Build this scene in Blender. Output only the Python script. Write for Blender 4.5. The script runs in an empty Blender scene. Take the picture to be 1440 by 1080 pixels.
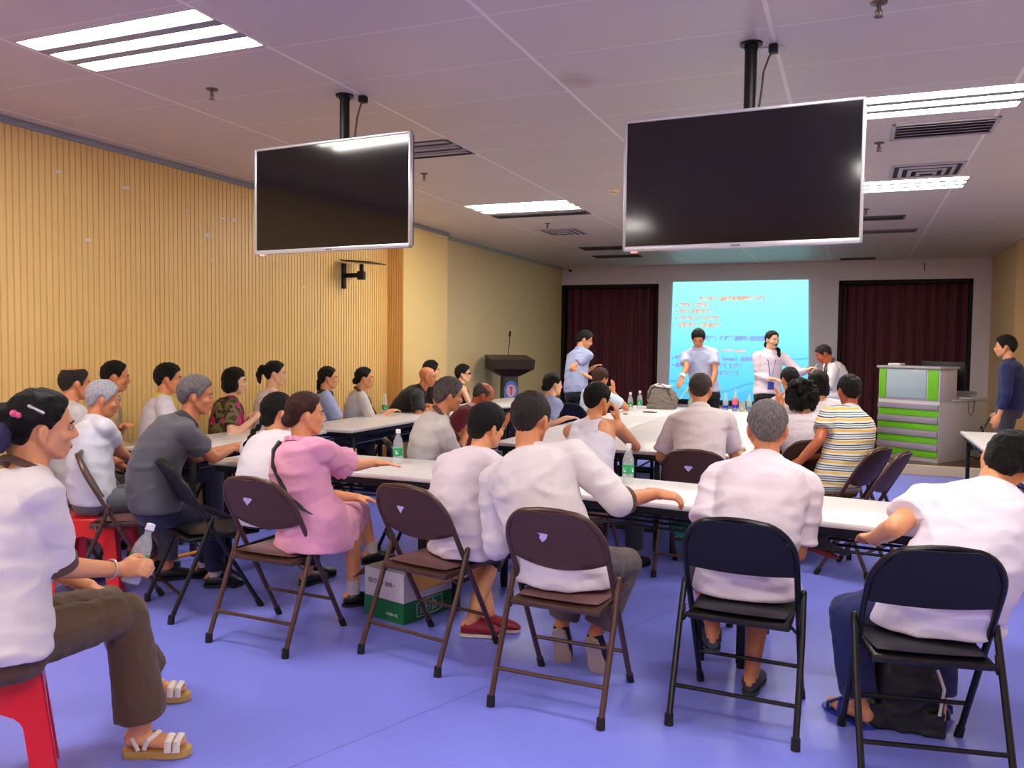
import bpy, bmesh, math, random
from mathutils import Vector, Matrix, noise
random.seed(7)
PI = math.pi
V = Vector
col = bpy.context.scene.collection

# ------------------------------------------------------------------ materials
def lin(c):
    return tuple(((x/255)/12.92 if x/255 <= .04045 else (((x/255)+.055)/1.055)**2.4) for x in c)+(1,)
class NT:
    def __init__(s, name):
        s.m = bpy.data.materials.new(name); s.m.use_nodes = True
        s.t = s.m.node_tree; s.b = s.t.nodes['Principled BSDF']; s.out = s.t.nodes['Material Output']
    def n(s, typ, **k):
        x = s.t.nodes.new(typ)
        for a, v in k.items():
            if a.startswith('i_'):
                a = a[2:]; a = int(a) if a.isdigit() else a.replace('_', ' ')
                x.inputs[a].default_value = v
            else: setattr(x, a, v)
        return x
    def l(s, a, b): s.t.links.new(a, b)
    def math(s, op, a, b=None, c=None):
        x = s.n('ShaderNodeMath', operation=op)
        for i, v in enumerate((a, b, c)):
            if v is None: continue
            if isinstance(v, (int, float)): x.inputs[i].default_value = v
            else: s.l(v, x.inputs[i])
        return x.outputs[0]
    def mix(s, f, a, b):
        x = s.n('ShaderNodeMix', data_type='RGBA')
        for i, v in ((0, f), (6, a), (7, b)):
            if isinstance(v, (int, float, tuple)): x.inputs[i].default_value = v
            else: s.l(v, x.inputs[i])
        return x.outputs[2]
    def obj(s):
        if not hasattr(s, 'tc'): s.tc = s.n('ShaderNodeTexCoord')
        return s.tc.outputs['Object']
    def scaled(s, sc):
        mp = s.n('ShaderNodeMapping'); mp.inputs['Scale'].default_value = sc
        s.l(s.obj(), mp.inputs[0]); return mp.outputs[0]
    def noise(s, scale, detail=3, vec=None, rough=.5):
        x = s.n('ShaderNodeTexNoise'); x.inputs['Scale'].default_value = scale
        x.inputs['Detail'].default_value = detail; x.inputs['Roughness'].default_value = rough
        s.l(vec or s.obj(), x.inputs['Vector']); return x.outputs[0]
    def ramp(s, f, stops, interp='LINEAR'):
        x = s.n('ShaderNodeValToRGB'); s.l(f, x.inputs[0]); r = x.color_ramp; r.interpolation = interp
        while len(r.elements) < len(stops): r.elements.new(.5)
        for e, (p, c) in zip(r.elements, stops): e.position = p; e.color = c
        return x.outputs[0]
    def bump(s, h, strength=.3, dist=.01):
        x = s.n('ShaderNodeBump'); x.inputs['Strength'].default_value = strength
        x.inputs['Distance'].default_value = dist; s.l(h, x.inputs['Height']); s.l(x.outputs[0], s.b.inputs['Normal'])
    def base(s, c):
        if isinstance(c, tuple): s.b.inputs['Base Color'].default_value = c
        else: s.l(c, s.b.inputs['Base Color'])
MC = {}
def M(name, c, rough=.5, metal=0, var=.0, vs=8, bump=0, bs=60, **k):
    if name in MC: return MC[name]
    t = NT(name)
    cl = lin(c)
    if var:
        dk = tuple(x*(1-var) for x in cl[:3])+(1,); lt = tuple(min(1, x*(1+var)) for x in cl[:3])+(1,)
        t.base(t.mix(t.noise(vs, 4), dk, lt))
    else: t.base(cl)
    t.b.inputs['Roughness'].default_value = rough; t.b.inputs['Metallic'].default_value = metal
    if bump: t.bump(t.noise(bs, 4), bump)
    for a, v in k.items(): t.b.inputs[a.replace('_', ' ')].default_value = v
    MC[name] = t.m
    return t.m
def cloth(name, c, var=.06, rough=.85, fold=.35):
    if name in MC: return MC[name]
    t = NT(name); cl = lin(c)
    dk = tuple(x*(1-var) for x in cl[:3])+(1,)
    t.base(t.mix(t.noise(14, 5), dk, cl)); t.b.inputs['Roughness'].default_value = rough
    h = t.math('ADD', t.noise(5, 2, t.scaled((1, 1, 1.8)), .4), t.math('MULTIPLY', t.noise(420, 2), .012))
    t.bump(h, fold*.6, .05)
    t.b.inputs['Sheen Weight'].default_value = .12
    MC[name] = t.m
    return t.m
def skin(name, c):
    if name in MC: return MC[name]
    t = NT(name); cl = lin(c)
    red = (min(1, cl[0]*1.0), cl[1]*.88, cl[2]*.84, 1)
    t.base(t.mix(t.math('MULTIPLY', t.noise(7, 3), .8), cl, red))
    t.b.inputs['Roughness'].default_value = .48
    t.b.inputs['Subsurface Weight'].default_value = .08
    t.b.inputs['Subsurface Radius'].default_value = (.012, .005, .003)
    t.bump(t.noise(220, 3), .08, .004)
    MC[name] = t.m
    return t.m
def hairm(name, c, c2=None, mixv=.5):
    if name in MC: return MC[name]
    t = NT(name); a = lin(c); b = lin(c2 or tuple(min(255, x+10) for x in c))
    n = t.noise(60, 4, t.scaled((3.2, 3.2, .8)), .7)
    f = t.ramp(n, [(max(0, .5-mixv*.3), (0, 0, 0, 1)), (min(1, .78-mixv*.3), (1, 1, 1, 1))])
    t.base(t.mix(f, a, b)); t.b.inputs['Roughness'].default_value = .5
    t.b.inputs['Specular IOR Level'].default_value = .25
    t.bump(n, 1.0, .016)
    MC[name] = t.m
    return t.m
def emit(name, c, st):
    if name in MC: return MC[name]
    t = NT(name); t.b.inputs['Base Color'].default_value = (.8, .8, .8, 1)
    t.b.inputs['Emission Color'].default_value = lin(c); t.b.inputs['Emission Strength'].default_value = st
    MC[name] = t.m
    return t.m

# ------------------------------------------------------------------ mesh collector
class PM:
    def __init__(s): s.v = []; s.f = []; s.mi = []; s.cur = 0
    def add(s, vs, fs):
        o = len(s.v); s.v += [V(p) for p in vs]; s.f += [tuple(i+o for i in f) for f in fs]; s.mi += [s.cur]*len(fs)
    def rings(s, rs, n=16, caps=True, close=False):
        """rs: list of (centre, ax1, ax2)"""
        vs = []; fs = []
        for c, a, b in rs:
            for i in range(n):
                t = 2*PI*i/n; vs.append(V(c)+a*math.cos(t)+b*math.sin(t))
        for k in range(len(rs)-1):
            for i in range(n):
                j = (i+1) % n
                fs.append((k*n+i, k*n+j, (k+1)*n+j, (k+1)*n+i))
        if caps:
            fs.append(tuple(range(n))[::-1]); fs.append(tuple((len(rs)-1)*n+i for i in range(n)))
        s.add(vs, fs)
    def ell(s, c, r, R=None, nu=16, nv=9):
        R = R or Matrix.Identity(3); c = V(c); rs = []
        for k in range(nv+1):
            ph = -PI/2+PI*k/nv; cr = max(.02, math.cos(ph))
            rs.append((c+R @ V((0, 0, r[2]*math.sin(ph))), R @ V((r[0]*cr, 0, 0)), R @ V((0, r[1]*cr, 0))))
        s.rings(rs, nu)
    def cap(s, p0, p1, r0, r1=None, n=14, flat=False, m=3, sq=1.0, sqd=None):
        p0 = V(p0); p1 = V(p1); r1 = r0 if r1 is None else r1
        d = (p1-p0); L = d.length
        if L < 1e-6: return s.ell(p0, (r0, r0, r0))
        d /= L
        if sqd is not None: b = (V(sqd)-d*V(sqd).dot(d)).normalized(); a = d.cross(b)*-1
        else:
            a = d.orthogonal().normalized(); b = d.cross(a)
        rs = []
        if not flat:
            for k in range(m):
                t = PI/2*(1-k/m); rs.append((p0-d*r0*math.sin(t), a*r0*max(.08, math.cos(t)), b*r0*sq*max(.08, math.cos(t))))
        rs.append((p0, a*r0, b*r0*sq)); rs.append((p1, a*r1, b*r1*sq))
        if not flat:
            for k in range(1, m+1):
                t = PI/2*k/m; rs.append((p1+d*r1*math.sin(t), a*r1*max(.08, math.cos(t)), b*r1*sq*max(.08, math.cos(t))))
        s.rings(rs, n)
    def tube(s, pts, r, n=10, closed=False, flat=1.0, up=None):
        pts = [V(p) for p in pts]; N = len(pts); rs = []
        prev = None
        for i, p in enumerate(pts):
            if closed: d = pts[(i+1) % N]-pts[i-1]
            else: d = pts[min(i+1, N-1)]-pts[max(i-1, 0)]
            d.normalize()
            if prev is None:
                a = V(up)-d*V(up).dot(d) if up is not None else d.orthogonal(); a.normalize()
            else:
                a = prev-d*prev.dot(d); a.normalize()
            prev = a; b = d.cross(a)
            rr = r[i] if isinstance(r, (list, tuple)) else r
            rs.append((p, a*rr, b*rr*flat))
        if closed: rs.append(rs[0])
        s.rings(rs, n, caps=not closed)
    def box(s, c, d, bev=0, R=None, seg=2):
        bm = bmesh.new(); bmesh.ops.create_cube(bm, size=1)
        for v in bm.verts: v.co = V((v.co.x*d[0], v.co.y*d[1], v.co.z*d[2]))
        if bev: bmesh.ops.bevel(bm, geom=bm.edges[:], offset=bev, segments=seg, profile=.5, affect='EDGES')
        R = R or Matrix.Identity(3); c = V(c)
        bm.verts.index_update()
        s.add([c+R @ v.co for v in bm.verts], [[v.index for v in f.verts] for f in bm.faces]); bm.free()
    def b2(s, lo, hi, bev=0):
        s.box([(a+b)/2 for a, b in zip(lo, hi)], [b-a for a, b in zip(lo, hi)], bev)
    def lathe(s, prof, c=(0, 0, 0), n=24, R=None):
        R = R or Matrix.Identity(3); c = V(c)
        s.rings([(c+R @ V((0, 0, z)), R @ V((max(r, .0004), 0, 0)), R @ V((0, max(r, .0004), 0))) for r, z in prof], n)
    def prism(s, poly, ax, h, flip=False):
        """poly: list of 3d points (planar), extruded by vector h"""
        n = len(poly); h = V(h)
        vs = [V(p) for p in poly]+[V(p)+h for p in poly]
        fs = [tuple(range(n))[::-1], tuple(range(n, 2*n))]+[(i, (i+1) % n, n+(i+1) % n, n+i) for i in range(n)]
        s.add(vs, fs)
    def quad(s, a, b, c, d): s.add([a, b, c, d], [(0, 1, 2, 3)])

TMP = bpy.data.scenes.new('workbench')
def fixn(me):
    bm = bmesh.new(); bm.from_mesh(me); bmesh.ops.recalc_face_normals(bm, faces=bm.faces[:]); bm.to_mesh(me); bm.free()
def build(name, pm, mats, parent=None, origin=(0, 0, 0), smooth=True, sharp=35, loc=None):
    o3 = V(origin)
    me = bpy.data.meshes.new(name); me.from_pydata([p-o3 for p in pm.v], [], pm.f)
    mats = mats if isinstance(mats, (list, tuple)) else [mats]
    for m in mats: me.materials.append(m)
    if any(pm.mi): me.polygons.foreach_set('material_index', pm.mi)
    fixn(me)
    if smooth:
        me.polygons.foreach_set('use_smooth', [True]*len(me.polygons)); me.set_sharp_from_angle(angle=math.radians(sharp))
    o = bpy.data.objects.new(name, me); col.objects.link(o)
    if parent: o.parent = parent
    if loc is not None: o.location = loc
    elif not parent and any(origin): o.location = origin
    return o
def vox(name, pm, mat, parent, origin, size, smooth=4, fold=0, fs=9, seed=0, ani=(1, 1, 2.0), sf=.5):
    o3 = V(origin)
    me = bpy.data.meshes.new(name); me.from_pydata([p-o3 for p in pm.v], [], pm.f)
    fixn(me)
    o = bpy.data.objects.new('tmp', me); TMP.collection.objects.link(o)
    r = o.modifiers.new('r', 'REMESH'); r.mode = 'VOXEL'; r.voxel_size = size; r.use_smooth_shade = True
    if smooth:
        m = o.modifiers.new('s', 'SMOOTH'); m.factor = sf; m.iterations = smooth
    vl = TMP.view_layers[0]; vl.update(); dg = vl.depsgraph
    me2 = bpy.data.meshes.new_from_object(o.evaluated_get(dg)); me2.name = name
    bpy.data.objects.remove(o); bpy.data.meshes.remove(me)
    if fold:
        sx, sy, sz = ani; off = V((seed*3.1, seed*1.7, seed))
        nv_ = len(me2.vertices); co_ = [0.0]*(nv_*3); no_ = [0.0]*(nv_*3)
        me2.vertices.foreach_get('co', co_); me2.vertices.foreach_get('normal', no_)
        for i in range(0, nv_*3, 3):
            q = V((co_[i]*fs*sx+off.x, co_[i+1]*fs*sy+off.y, co_[i+2]*fs*sz+off.z))
            a = noise.noise(q); b = noise.noise(q*2.3); m_ = max(-.0022, fold*((1-abs(a)*3.0)*.7+b*.5-.12))
            co_[i] += no_[i]*m_; co_[i+1] += no_[i+1]*m_; co_[i+2] += no_[i+2]*m_
        me2.vertices.foreach_set('co', co_); me2.update()
    me2.polygons.foreach_set('use_smooth', [True]*len(me2.polygons))
    me2.materials.clear(); me2.materials.append(mat)
    ob = bpy.data.objects.new(name, me2); col.objects.link(ob); ob.parent = parent
    return ob
def text_mesh(name, cu, m, parent, loc, rot):
    o = bpy.data.objects.new('tmp', cu); TMP.collection.objects.link(o)
    vl = TMP.view_layers[0]; vl.update()
    me = bpy.data.meshes.new_from_object(o.evaluated_get(vl.depsgraph)); bpy.data.objects.remove(o); bpy.data.curves.remove(cu)
    me.name = name; me.materials.clear(); me.materials.append(m)
    ob = bpy.data.objects.new(name, me); col.objects.link(ob); ob.parent = parent; ob.location = loc; ob.rotation_euler = rot
    return ob
def empty(name, loc, label, cat, group=None, rz=0):
    o = bpy.data.objects.new(name, None); col.objects.link(o); o.location = loc; o.rotation_euler.z = rz
    o.empty_display_size = .1
    return tag(o, label, cat, group)
def tag(o, label, cat, group=None):
    o['label'] = label; o['category'] = cat
    if group: o['group'] = group
    return o
def struct(o): o['kind'] = 'structure'; return o
def dup(root, loc, rz, label, group=None):
    r = root.copy(); col.objects.link(r); r.location = loc; r.rotation_euler.z = rz; r['label'] = label
    if group: r['group'] = group
    for ch in list(root.children):
        c = ch.copy(); col.objects.link(c); c.parent = r
        for g in list(ch.children):
            d = g.copy(); col.objects.link(d); d.parent = c
    return r

P=[
dict(key='p1',head=(-2.454, 1.921, 1.212),hip=(-2.434, 1.766, 0.56),yaw=62,hyaw=60,hp=4,wL=(-2.649, 2.241, 0.578),wR=(-2.358, 2.129, 0.697),aL=(-2.678, 2.564, 0.15),aR=(-2.335, 2.207, 0.142),kL=(-2.638, 2.327, 0.479),kR=(-2.366, 2.171, 0.529),eR=(-2.39, 1.878, 0.707),hr=6,sc=1.0,fR=25,fL=25,vx=0.006,hdR=(1, 0.35, 0.15),hnR=(0.2, 0.9, -0.5),curlR=1.25),
dict(key='p2',head=(-4.838, 4.036, 1.2),hip=(-4.815, 3.946, 0.53),yaw=70,hyaw=70,hp=6),
dict(key='p3',head=(-4.299, 3.788, 1.128),hip=(-4.229, 3.646, 0.53),yaw=62,hyaw=50,hp=12,wL=(-4.459, 4.189, 0.723),wR=(-4.356, 4.068, 0.707)),
dict(key='p4',head=(-4.998, 4.513, 1.228),hip=(-5.009, 4.494, 0.53),yaw=50,hyaw=50,hp=10,wL=(-4.788, 4.386, 0.883),wR=(-4.742, 4.506, 0.73),slouch=0.06),
dict(key='p5',head=(-4.765, 4.791, 1.209),hip=(-4.786, 4.694, 0.53),yaw=50,hyaw=40,hp=4),
dict(key='p6',head=(-3.545, 3.776, 1.177),hip=(-3.661, 3.588, 0.55),yaw=48,hyaw=38,hp=6,wL=(-3.642, 4.205, 0.827),wR=(-3.536, 4.032, 0.83),aL=(-3.774, 4.059, 0.102),aR=(-3.56, 3.931, 0.112),kL=(-3.642, 4.073, 0.361),kR=(-3.505, 3.86, 0.386),eR=(-3.462, 3.792, 0.832),slouch=0.09,wide=1.12),
dict(key='p7',head=(-4.889, 5.658, 1.152),hip=(-4.921, 5.612, 0.53),yaw=45,hyaw=38,hp=4,wL=(-4.728, 5.654, 0.848),wR=(-4.638, 5.582, 0.845),wide=1.1),
dict(key='p8',head=(-4.827, 6.119, 1.208),hip=(-4.867, 6.068, 0.53),yaw=50,hyaw=38,hp=4),
dict(key='p9',head=(-3.163, 4.036, 1.078),hip=(-3.09, 3.789, 0.53),yaw=70,hyaw=62,hp=2,wR=(-3.295, 4.345, 0.777),aR=(-3.135, 4.321, 0.087),kR=(-3.108, 4.189, 0.455),slouch=0.05,wide=0.95),
dict(key='p10',head=(-2.615, 3.56, 1.124),hip=(-2.534, 3.541, 0.53),yaw=62,hyaw=48,hp=2,wR=(-2.439, 4.135, 0.785),aL=(-2.656, 4.256, 0.257),aR=(-2.593, 3.969, 0.067),kL=(-2.703, 4.196, 0.523),kR=(-2.627, 4.011, 0.522),eR=(-2.453, 3.773, 0.805),fR=48,fL=60,hdR=(1, 0.45, -0.03),hnR=(0, 0, -1),slouch=0.05,wide=1.12,curlR=0.15),
dict(key='p11',head=(-4.853, 6.971, 1.14),hip=(-4.871, 6.985, 0.52),yaw=45,hyaw=38,hp=2),
dict(key='p12',head=(-4.708, 7.409, 1.129),hip=(-4.797, 7.416, 0.52),yaw=40,hyaw=35,hp=2,wR=(-4.432, 7.451, 0.795),slouch=0.04),
dict(key='p13',head=(-4.341, 8.101, 1.131),hip=(-4.672, 8.041, 0.52),yaw=30,hyaw=25,hp=8,wL=(-4.363, 8.129, 0.814),wR=(-4.159, 7.944, 0.833),slouch=0.08,wide=1.1),
dict(key='p14',head=(-4.699, 8.876, 1.175),hip=(-4.688, 8.738, 0.52),yaw=45,hyaw=45,hp=4),
dict(key='p15',head=(-2.583, 5.144, 1.142),hip=(-2.698, 5.141, 0.53),yaw=38,hyaw=40,hp=12,wL=(-2.559, 5.52, 0.892),wR=(-2.513, 5.266, 0.856),slouch=0.07,wide=1.1),
dict(key='p16',head=(-4.688, 9.743, 1.107),hip=(-4.71, 9.758, 0.52),yaw=40,hyaw=20,hp=2),
dict(key='p17',head=(-2.918, 6.463, 1.055),hip=(-3.001, 6.293, 0.52),yaw=35,hyaw=30,hp=32,wR=(-2.732, 6.528, 0.844),slouch=0.1),
dict(key='p18',head=(-2.736, 7.731, 1.107),hip=(-2.789, 7.571, 0.52),yaw=45,hyaw=50,hp=2,wR=(-2.53, 7.529, 0.8),slouch=0.04),
dict(key='p20',head=(-2.695, 9.264, 1.12),hip=(-2.777, 9.199, 0.52),yaw=60,hyaw=60,hp=4,wR=(-2.534, 9.214, 0.963),slouch=0.05,hdR=(0, 0.1, 1),curlR=0.2),
dict(key='p21',head=(-1.585, 5.391, 1.129),hip=(-1.543, 5.074, 0.53),yaw=78,hyaw=62,hp=4,wL=(-1.717, 5.866, 0.903),wR=(-1.501, 5.58, 0.978),eR=(-1.398, 5.583, 0.854),hdR=(-0.05, 0, 1),curlR=0.6,slouch=0.04,wide=1.08),
dict(key='p22',head=(-1.763, 3.961, 1.064),hip=(-1.754, 3.645, 0.53),yaw=72,hyaw=58,hp=10,wR=(-1.694, 3.905, 0.476),aL=(-1.727, 3.925, 0.068),aR=(-1.768, 3.801, 0.085),kL=(-1.869, 4.046, 0.396),kR=(-1.752, 4.039, 0.39),eR=(-1.715, 3.744, 0.66),fR=20,fL=10,slouch=0.1),
dict(key='p23',head=(-1.375, 3.584, 1.152),hip=(-1.151, 3.396, 0.54),yaw=84,hyaw=84,hp=10,wL=(-1.519, 3.716, 0.665),wR=(-0.815, 3.722, 0.828),aL=(-1.225, 3.629, 0.193),aR=(-1.04, 3.564, 0.2),kL=(-1.163, 3.691, 0.482),kR=(-0.937, 3.677, 0.504),eL=(-1.495, 3.403, 0.693),eR=(-0.906, 3.511, 0.815),fR=85,fL=95,tip=1,hdR=(1, 0.25, -0.1),hnR=(0.2, 0.35, -1),curlR=0.8,slouch=0.05,wide=1.1,sc=1.05,vx=0.007),
dict(key='p27',head=(-0.99, 5.91, 1.197),hip=(-0.911, 5.529, 0.53),yaw=88,hyaw=92,hp=3,wL=(-1.122, 5.995, 0.755),wR=(-0.735, 6.1, 0.766),eR=(-0.759, 5.823, 0.816),slouch=0.03,wide=1.1),
dict(key='p28',head=(-0.345, 3.844, 1.137),hip=(-0.389, 3.579, 0.54),yaw=95,hyaw=98,hp=6,wL=(-0.54, 3.791, 0.609),wR=(-0.262, 3.961, 0.643),aL=(-0.516, 3.516, 0.323),aR=(-0.369, 3.697, 0.145),kL=(-0.588, 3.711, 0.493),kR=(-0.343, 3.866, 0.499),eL=(-0.584, 3.509, 0.736),eR=(-0.181, 3.729, 0.752),fR=85,fL=100,slouch=0.07,wide=1.1,sc=1.03,vx=0.007),
dict(key='p29',head=(-0.563, 8.412, 1.191),hip=(-0.493, 8.406, 0.52),yaw=115,hyaw=120,hp=5,wL=(-0.616, 8.162, 0.957),wR=(-0.644, 8.098, 0.987),hdL=(0, 0, 1),hdR=(0, 0, 1)),
dict(key='p30',head=(-0.36, 6.653, 1.139),hip=(-0.309, 6.587, 0.52),yaw=105,hyaw=108,hp=2,wL=(-0.545, 6.771, 0.702),slouch=0.03,wide=1.05),
dict(key='p31',head=(-0.277, 7.663, 1.182),hip=(-0.212, 7.656, 0.52),yaw=110,hyaw=115,hp=2),
dict(key='p32',head=(-0.02, 6.47, 1.191),hip=(-0.101, 6.186, 0.52),yaw=138,hyaw=112,hp=4,wL=(-0.351, 6.037, 0.677),wR=(-0.354, 6.252, 0.679),aL=(-0.36, 6.002, 0.065),kL=(-0.376, 5.959, 0.41),eL=(-0.238, 5.812, 0.657),slouch=0.06,wide=1.12),
dict(key='p34',head=(0.579, 3.787, 1.049),hip=(0.311, 3.412, 0.54),yaw=95,hyaw=80,hp=30,wL=(0.097, 3.626, 0.731),wR=(0.549, 3.753, 0.63),aL=(0.062, 3.546, 0.091),aR=(0.351, 3.642, 0.061),kL=(0.01, 3.522, 0.447),kR=(0.336, 3.711, 0.47),eL=(0.062, 3.396, 0.739),eR=(0.521, 3.467, 0.56),hr=28,fL=135,fR=85,slouch=0.13,wide=1.12,sc=1.05,vx=0.006),
dict(key='p19',head=(-3.115, 9.98, 1.568),hip=(-3.173, 9.815, 0.92),yaw=60,hyaw=20,hp=20,wL=(-3.03, 9.997, 1.212),wR=(-3.001, 9.787, 1.112),eR=(-3.27, 9.679, 1.153),st=1),
dict(key='p24',head=(-1.803, 10.521, 1.602),hip=(-1.717, 10.629, 0.9),yaw=-78,hyaw=-80,hp=35,wL=(-1.605, 10.355, 0.999),wR=(-1.936, 10.114, 1.06),eL=(-1.511, 10.565, 1.17),eR=(-1.914, 10.348, 1.229),st=1,slouch=0.05,wide=1.1),
dict(key='p25',head=(-0.944, 10.874, 1.595),hip=(-0.982, 10.823, 0.9),yaw=-70,hyaw=-45,hp=4,wL=(-0.482, 10.721, 1.243),wR=(-0.904, 10.649, 1.112),eL=(-0.723, 11.049, 1.131),eR=(-1.08, 10.795, 1.156),st=1),
dict(key='p26',head=(-0.345, 11.111, 1.424),hip=(-0.19, 11.254, 0.86),yaw=185,hyaw=190,hp=30,wL=(-0.454, 10.89, 1.16),wR=(-0.462, 11.267, 1.185),eL=(-0.312, 10.892, 1.102),st=1,slouch=0.08),
dict(key='p33',head=(1.47, 10.023, 1.533),hip=(1.537, 10.018, 0.9),yaw=165,hyaw=170,hp=4,wL=(1.386, 9.73, 0.716),wR=(1.435, 10.185, 0.755),eL=(1.446, 9.768, 0.971),st=1,wide=1.0),
]
SCREEN_E=0.88
LIGHT_E=36.0
EXPO=0.32
TVL=((-2.936, 4.229, 2.377),-0.0698,0,1.17,.66)
TVR=((-0.545, 4.18, 2.316),-0.0349,0,1.14,.665)
CHAIRS=[('b3', -2.69, 3.18, 88.0, 'brown folding chair with a lilac sticker under the woman in the pink dress'), ('b1', -1.925, 3.32, 78.0, 'brown folding chair above the white and green carton'), ('b2', -1.11, 3.08, 88.0, 'brown folding chair under the large man in the off-white shirt, nearest of the brown ones'), ('k', -0.395, 3.21, 88.0, 'black folding chair under the grey-haired man in white'), ('k', 0.305, 3.05, 101.0, 'black folding chair at the near right under the man in jeans'), ('b3', -0.92, 5.27, 88.0, 'brown folding chair with a sticker behind the crop-haired man at the inner table'), ('b', -4.256, 3.566, 35.0, 'brown folding chair at the left between the silver-haired man and the man in charcoal'), ('k', -3.507, 3.435, 60.0, 'black folding chair beside the man in navy trousers, under the braided woman'), ('b', -4.938, 3.608, 70.0, 'brown folding chair hidden behind the woman with the bottle at the far left'), ('k', -5.24, 4.218, 50.0, 'black folding chair under the man in khaki'), ('k', -5.017, 4.418, 50.0, 'black folding chair under the man with the yellow collar'), ('k', -5.176, 5.357, 45.0, 'black folding chair under the woman in the floral blouse'), ('b', -5.098, 5.792, 50.0, 'brown folding chair under the young woman with a ponytail'), ('b', -5.126, 6.73, 45.0, 'brown folding chair under the woman in the light blue blouse'), ('b', -5.073, 7.185, 40.0, 'brown folding chair under the woman in the pale grey jacket'), ('b', -4.984, 7.861, 30.0, 'brown folding chair under the bald man in black'), ('b', -4.943, 8.483, 45.0, 'folding chair of the person behind the bald man'), ('k', -2.982, 4.919, 38.0, 'black folding chair under the man in the grey linen jacket'), ('k', -4.986, 9.527, 40.0, 'folding chair of the woman in sunglasses'), ('k', -3.296, 6.087, 35.0, 'folding chair of the man in maroon'), ('k', -3.044, 7.316, 45.0, 'black folding chair under the woman in pale blue at the inner table'), ('k', -2.957, 8.887, 60.0, 'folding chair of the brown-haired person raising a hand'), ('b', -1.618, 4.722, 78.0, 'brown folding chair under the man in the white vest'), ('b', -0.341, 8.08, 115.0, 'folding chair of the man clasping his hands'), ('b', -0.216, 6.239, 105.0, 'brown folding chair under the curly-haired woman'), ('b', -0.089, 7.318, 110.0, 'folding chair of the person in white behind the curly-haired woman'), ('b', 0.225, 6.034, 155.0, 'brown folding chair under the man in the striped polo shirt'), ('b', 0.353, 5.855, 162.0, 'empty brown folding chair pushed up behind the striped polo shirt'), ('k', 1.807, 11.717, 200.0, 'black chair on the stage behind the reception desk, beside the man in dark blue')]
TABLES=[(1.6, 0.66, -2.95, 4.42, 0, 'white folding table in the near row on the left, by the woman in pink', 'near row of white tables'), (1.6, 0.66, -1.3, 4.325, -7.1, 'white folding table in the middle of the near row, before the large man', 'near row of white tables'), (1.6, 0.66, 0.28, 4.13, -6.5, 'white folding table at the right of the near row', 'near row of white tables'), (1.6, 0.66, -4.49, 5.15, 90, 'white wall-side table nearest the camera, behind the man in charcoal', 'wall-side column of white tables'), (1.6, 0.66, -4.32, 6.85, 91, 'white wall-side table in front of the woman in the floral blouse and the ponytailed one', 'wall-side column of white tables'), (1.6, 0.66, -4.3, 8.48, 90, 'white wall-side table in front of the bald man', 'wall-side column of white tables'), (1.6, 0.66, -4.22, 10.1, 90, 'white wall-side table farthest from the camera, by the lectern', 'wall-side column of white tables'), (1.48, 0.66, -2.225, 6.59, 90, 'white table at the near left of the large block of inner tables', 'inner block of white tables'), (1.48, 0.66, -1.565, 6.59, 90, 'white table at the near centre of the large block of inner tables', 'inner block of white tables'), (1.48, 0.66, -0.905, 6.59, 90, 'white table at the near right of the large block of inner tables', 'inner block of white tables'), (1.48, 0.66, -2.225, 8.08, 90, 'white table at the middle left of the large block of inner tables', 'inner block of white tables'), (1.48, 0.66, -1.565, 8.08, 90, 'white table at the middle centre of the large block of inner tables', 'inner block of white tables'), (1.48, 0.66, -0.905, 8.08, 90, 'white table at the middle right of the large block of inner tables', 'inner block of white tables'), (1.48, 0.66, -2.225, 9.57, 90, 'white table at the far left of the large block of inner tables', 'inner block of white tables'), (1.48, 0.66, -1.565, 9.57, 90, 'white table at the far centre of the large block of inner tables', 'inner block of white tables'), (1.48, 0.66, -0.905, 9.57, 90, 'white table at the far right of the large block of inner tables', 'inner block of white tables'), (1.6, 0.66, 1.27, 7.88, 90, 'white table at the right edge with its corner pointing at the reception desk', 'right-hand tables'), (1.6, 0.66, 1.94, 7.88, 90, 'white table beyond the right-edge one', 'right-hand tables'), (1.6, 0.66, 1.27, 6.26, 90, 'white table behind the head of the man bending at the near right', 'right-hand tables')]
_b=V((-2.343, 2.164, 0.641)); _t=V((-2.34, 2.249, 0.807))
HBOT=(_b,(_t-_b).to_track_quat('Z','Y').to_euler())
STOOL=((-2.60,1.80,0),0.925)
CAP=(-0.178, 4.016, 0.623)
DRK=((-0.49, 10.981, 1.094),(-0.416, 11.097, 1.298))

# ------------------------------------------------------------------ room
XL, XR, YB, YF, ZC = -5.36, 2.35, 15.75, -3.2, 3.0
t = NT('vinyl_floor')
n1 = t.noise(1.3, 4); n2 = t.noise(14, 6, None, .65)
c = t.mix(n1, lin((120, 128, 232)), lin((132, 140, 242)))
c = t.mix(t.math('MULTIPLY', n2, .35), c, lin((150, 158, 246)))
sep = t.n('ShaderNodeSeparateXYZ'); t.l(t.obj(), sep.inputs[0])
# welded seam running across the sheet vinyl
dd = t.math('ABSOLUTE', t.math('ADD', t.math('SUBTRACT', t.math('MULTIPLY', sep.outputs[0], .933), t.math('MULTIPLY', sep.outputs[1], .359)), 2.517))
dd2 = t.math('ABSOLUTE', t.math('ADD', t.math('ADD', t.math('MULTIPLY', sep.outputs[0], .359), t.math('MULTIPLY', sep.outputs[1], .933)), -1.05))
sm = t.math('LESS_THAN', dd, .0025)
t.base(t.mix(t.math('MULTIPLY', sm, .6), c, lin((60, 60, 130))))
t.b.inputs['Roughness'].default_value = .3
t.l(t.math('ADD', t.math('MULTIPLY', n2, .16), .24), t.b.inputs['Roughness'])
t.bump(t.noise(90, 3), .05, .004)
FLOOR = t.m
p = PM(); p.b2((XL-.2, YF-.2, -.1), (XR+.2, YB+.2, 0)); struct(build('floor', p, FLOOR, smooth=False))

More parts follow.
